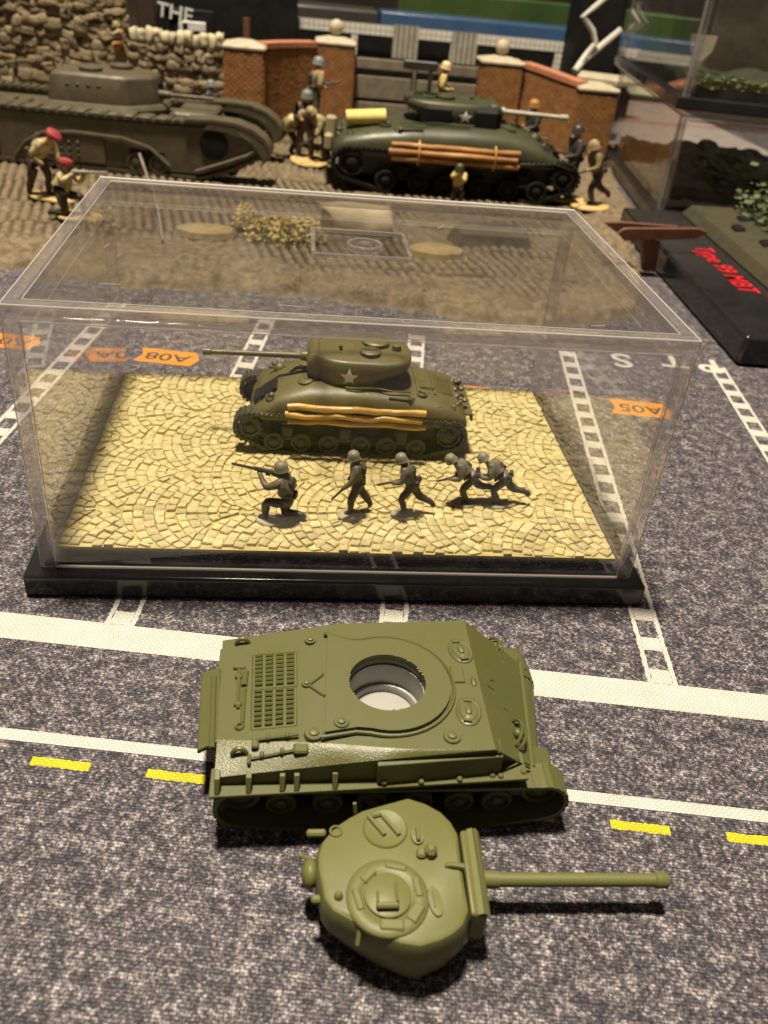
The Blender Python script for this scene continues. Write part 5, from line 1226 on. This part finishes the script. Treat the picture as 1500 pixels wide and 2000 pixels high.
# ------------------------------------------------------------------ clear cases stacked at the right
M_ACR2 = acrylic()
def clear_case(name, label, x, y, z, sx, sy, sz, rz, slab, group):
    t = empty(name, (x, y, z), label, 'display case', rz, 1, group)
    b = MB(); b.box((sx / 2, sy / 2, slab / 2), (sx, sy, slab), None, .06); b.build('black_base', M_BLACK, t, bevel=.03)
    w = .3; i = .35
    for nm, c, d in (('front_panel', (sx / 2, i + w / 2, slab + sz / 2), (sx - 2 * i - .9, w, sz)), ('rear_panel', (sx / 2, sy - i - w / 2, slab + sz / 2), (sx - 2 * i - .9, w, sz)), ('side_panel', (i + w / 2, sy / 2, slab + sz / 2), (w, sy - 2 * i - .9, sz)), ('side_panel', (sx - i - w / 2, sy / 2, slab + sz / 2), (w, sy - 2 * i - .9, sz)), ('top_panel', (sx / 2, sy / 2, slab + sz + w / 2 + .01), (sx - 2 * i, sy - 2 * i, w))):
        MB().box(c, d).build(nm, M_ACR2, t, smooth=0)
    for cx in (i + w / 2, sx - i - w / 2):
        for cy in (i + w / 2, sy - i - w / 2): MB().box((cx, cy, slab + sz / 2), (w * 1.3, w * 1.3, sz), None, .05).build('corner_post', M_EDGE, t, smooth=0)
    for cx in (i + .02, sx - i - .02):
        MB().tube([(cx, i + .02, slab), (cx, i + .02, slab + sz)], .035, 6).build('glint_line', M_GLINT_SCRATCH, t)  # added milky tubes imitate bright glints on the case edges
    MB().tube([(i, i + .02, slab + sz), (sx - i, i + .02, slab + sz)], .04, 6).build('glint_line', M_GLINT_SCRATCH, t)
    MB().tube([(i, i, slab + sz), (i, sy - i, slab + sz)], .04, 6).build('glint_line', M_GLINT_SCRATCH, t)
    MB().tube([(i + w * 1.3, i + w * 1.3, slab), (i + w * 1.3, i + w * 1.3, slab + sz)], .025, 6).build('glint_line', M_GLINT_SCRATCH, t)
    for cy in (i + w / 2, sy - i - w / 2): MB().box((sx / 2, cy, slab + sz - .14), (sx - 2 * i - .9, w * 1.1, .26), None, .05).build('top_rail', M_EDGE, t, smooth=0)
    return t
ca = R(-8)
lc = clear_case('clear_case', 'lower clear case holding a dark brown diorama, under the other case at the right', 18.7, 33.4, .1, 14, 20, 4.9, ca, .75, 'clear cases stacked at the right')
uc = clear_case('clear_case', 'upper clear case with dark green diorama, on top of the other case', 18.4, 33.1, 6.12, 14, 20, 6.0, ca, .6, 'clear cases stacked at the right')
def dio(label, parent, z, hts, m_, grass=None):
    t = empty('case_diorama', parent.location + Vector((0, 0, z)), label, 'diorama', ca)
    n_ = 22; vs, fs = [], []
    for j in range(n_ + 1):
        for i in range(n_ + 1):
            x, y = 1.2 + 11.6 * i / n_, 1.2 + 17.4 * j / n_
            vs.append((x, y, .25 + hts * abs(noise.noise((x * .35, y * .35, z))) + .25 * noise.noise((x * 1.2, y * 1.2, z))))
    for j in range(n_):
        for i in range(n_): a = j * (n_ + 1) + i; fs.append((a, a + 1, a + n_ + 2, a + n_ + 1))
    m0 = len(vs); vs += [(1.2, 1.2, 0), (12.8, 1.2, 0)]; fs.append((m0, m0 + 1, *[i for i in range(n_, -1, -1)]))
    m1 = len(vs); vs += [(1.2, 18.6, 0)]; fs.append((m0, *[j * (n_ + 1) for j in range(n_ + 1)], m1))
    b = MB(); b.add(vs, fs); b.build('ground', m_, t, smooth=60)
    return t
d1 = dio('dark brown diorama with a pale rough front lip inside the lower clear case', lc, .80, 1.6, mat('dark_brown_ground', (.085, .058, .032), (.04, .03, .018), rough=.75, scale=.8, bump=.5))
b = MB(); pts = [(1.0 + .3 * k, 1.05 + random.uniform(-.08, .08), .18 + random.uniform(-.06, .08)) for k in range(14)]; b.tube(pts, [random.uniform(.2, .3) for _ in pts], 7); b.build('pale_lip', M_CAP, d1)
M_DKG = mat('dark_green_ground', (.026, .034, .014), (.012, .016, .008), rough=.7, scale=.7, bump=.5)
for k in range(7):
    b = MB(); x, y = random.uniform(3, 11), random.uniform(4, 14); b.box((x, y, random.uniform(.6, 1.2)), (random.uniform(1, 2.4), random.uniform(1, 2.4), random.uniform(1.2, 2.6)), None, .3, random.uniform(0, 3)); b.build('ruin_block', mat('ruin%d' % k, (.12 + .03 * (k % 3), .075, .045), (.05, .035, .022), rough=.8, scale=1, bump=.5), d1, bevel=.1)
d2 = dio('dark green diorama with a bright grass edge inside the upper clear case', uc, .64, 1.0, M_DKG)
bush(d2, 1.2, 12.8, 1.15, 1.5, .38, 900, .5, mat('bright_grass', (.42, .52, .13), (.24, .32, .07), rough=.7), 'grass_edge')
b = MB(); b.box((7.6, 9.5, 2.6), (8.4, .3, 5.0), None, .1); b.build('dark_backdrop', mat('dark_scenery', (.008, .009, .006), (.09, .065, .035), rough=.7, scale=.4), d2)
b = MB(); b.prism([(-.75, .65), (.75, .65), (.65, -.1), (.25, -.62), (-.2, -.62), (-.6, -.1)], -.06, .06, Matrix.Translation((1.9, 5.2, 1.9)) @ Matrix.Rotation(R(90), 4, 'X')); b.build('white_shield', M_CAP, d2)

# ------------------------------------------------------------------ far background
M_TILE, nt, p = new_mat('white_tile_grid'); p.inputs['Roughness'].default_value = .4
tc = nt.nodes.new('ShaderNodeTexCoord'); br_ = nt.nodes.new('ShaderNodeTexBrick'); br_.offset = 0; br_.inputs['Scale'].default_value = 1; br_.inputs['Brick Width'].default_value = .42; br_.inputs['Row Height'].default_value = .42; br_.inputs['Mortar Size'].default_value = .03
br_.inputs['Color1'].default_value = (.72, .70, .62, 1); br_.inputs['Color2'].default_value = (.64, .62, .55, 1); br_.inputs['Mortar'].default_value = (.25, .24, .2, 1)
mp = nt.nodes.new('ShaderNodeMapping'); mp.inputs['Rotation'].default_value = (R(-90), 0, 0); nt.links.new(tc.outputs['Object'], mp.inputs[0]); nt.links.new(mp.outputs[0], br_.inputs['Vector']); nt.links.new(br_.outputs['Color'], p.inputs['Base Color'])
fc = empty('tiled_facade', (2, 66, 0), 'white tiled model facade with dark openings behind the gateway', 'facade')
b = MB(); b.box((9.5, 0, 5.9), (33, .6, .75)); b.build('top_band', M_TILE, fc, smooth=0)
for x, w in ((1.25, .5), (9.6, .6), (19.4, 2.3)):
    b = MB(); b.box((x, .003, 2.76), (w, .55, 5.5)); b.build('pier', M_TILE, fc, smooth=0)
b = MB(); b.box((9, 1.2, 2.75), (34, .3, 5.5)); b.build('dark_interior', M_BLACKM, fc)
M_BLUEB = mat('blue_band', (.035, .085, .20), (.06, .11, .19), rough=.25, scale=.25)
M_GREENB = mat('green_band', (.03, .065, .018), (.05, .085, .02), rough=.4, scale=.2)
M_GREYB = mat('grey_band', (.06, .055, .052), (.035, .032, .03), rough=.3, scale=.3)
b = MB(); b.box((0, 0, 3.1), (26, 4, 6.2), None, .1); o = b.build('blue_box', M_BLUEB, None, bevel=.05); o.location = (19.5, 82, .2); tag(o, 'long blue box behind the white tiled facade', 'box')
b = MB(); b.box((0, 0, 3.6), (30, 3, 8.5), None, .1); o = b.build('green_box', M_GREENB, None, bevel=.05); o.location = (24, 91, .2); tag(o, 'dark green box at the very back, above the blue box', 'box')
b = MB(); b.box((0, 0, 3.1), (16.5, 5, 6.2), None, .2); o = b.build('grey_tray', M_GREYB, None, bevel=.08); o.location = (-2.0, 82, .2); tag(o, 'grey shiny tray at the back, left of the blue box', 'tray')
b = MB(); b.box((0, 0, 4.5), (11.5, 4, 9), None, .1); o = b.build('black_cabinet', M_BLACKM, None); o.location = (-7.2, 63, 0); tag(o, 'black cabinet behind the low stone wall', 'cabinet')
b = MB(); b.tube([(0, 0, 0), (0, 0, 6)], .28, 10); o = b.build('dark_post', M_RUST); o.location = (-5.2, 59.5, ZG); tag(o, 'dark brown post rising behind the left brick pillar', 'post')
b = MB(); b.box((-.75, 0, 3.1), (1.3, 1.2, 9.5), None, .15); o = b.build('brown_board', mat('dark_brown_board', (.05, .03, .018), (.03, .02, .012), rough=.6)); o.location = (-11.4, 57.5, .3); tag(o, 'dark brown board standing beside the tall stone wall', 'board')
b = MB(); b.box((0, 0, 6), (3.6, 4, 12), None, .2); o = b.build('black_device', M_BLACKM); o.location = (22.6, 64, 0); tag(o, 'tall black box behind the white cable at the upper right', 'box')
# white letters on the cabinet
M_WL = mat('white_sign_paint', (.72, .72, .70), (.6, .6, .58), rough=.5)
sn = empty('letter_sign', (-10.3, 58.2, 5.75), 'white raised lettering on a small sign above the low stone wall', 'sign')
b = MB(); b.box((1.0, .35, .0), (3.6, .3, 1.9), None, .05); b.build('sign_backing', M_BLACKM, sn)
text_obj('sign_lettering', 'THE', 1.3, M_WL, sn, Matrix.Translation((.0, .1, .62)) @ Matrix.Rotation(R(90), 4, 'X') @ Matrix.Rotation(R(-7), 4, 'Z'), .1, 1.1)
b = MB(); b.box((1.35, .05, -.1), (1.7, .3, .6), None, .04); b.box((.6, .05, -.5), (.7, .3, 1.2), None, .04); b.build('white_block', M_WL, sn)
# white cable
b = MB(); q = [aty(*c) for c in ((1190, -10, 60), (1160, 15, 60), (1139, 32, 60), (1158, 60, 60), (1163, 84, 60), (1146, 105, 60), (1128, 130, 59.5), (1124, 138, 59))]
b.tube(q, .22, 8); q2 = [aty(*c) for c in ((1213, 58, 60.5), (1180, 85, 60.5), (1140, 118, 60), (1122, 140, 59))]; b.tube(q2, .26, 8)
o = b.build('white_cable', mat('white_cable', (.62, .61, .55), (.5, .49, .44), rough=.45)); tag(o, 'bent white cable hanging in front of the tall black box', 'cable')
b = MB(); b.box((0, 0, 0), (3.2, 3.5, .5), Matrix.Rotation(R(-20), 4, 'Z'), .1); o = b.build('cream_block', M_CAP); o.location = (21.5, 56.5, 4.75); tag(o, 'cream block on top of the wall beside the upper case', 'block'); b = MB(); b.box((0, 0, 0), (2.4, 2.4, 4.2), None, .1); o = b.build('block_support', mat('grey_support', (.2, .19, .17), rough=.7)); o.location = (21.5, 57.4, 2.3); tag(o, 'grey support under the cream block behind the brick pillar', 'support')
# pale printed board on the right behind the cases
b = MB(); b.box((0, 0, 0), (14, 26, .3)); o = b.build('pale_board', mat('pale_lilac_board', (.34, .30, .28), (.24, .21, .2), rough=.6, scale=.5)); o.location = (29.5, 66, .5); tag(o, kind='structure')
b = MB(); b.box((0, 0, .16), (14, .6, .02)); b.build('red_stripe', mat('red_stripe', (.30, .10, .07), rough=.6), o)
# the dark room behind
b = MB(); b.box((10, 170, 40), (420, 1, 130)); tag(b.build('room_wall', mat('dark_room_wall', (.022, .017, .012), (.014, .011, .008), rough=.8, scale=.05)), kind='structure')
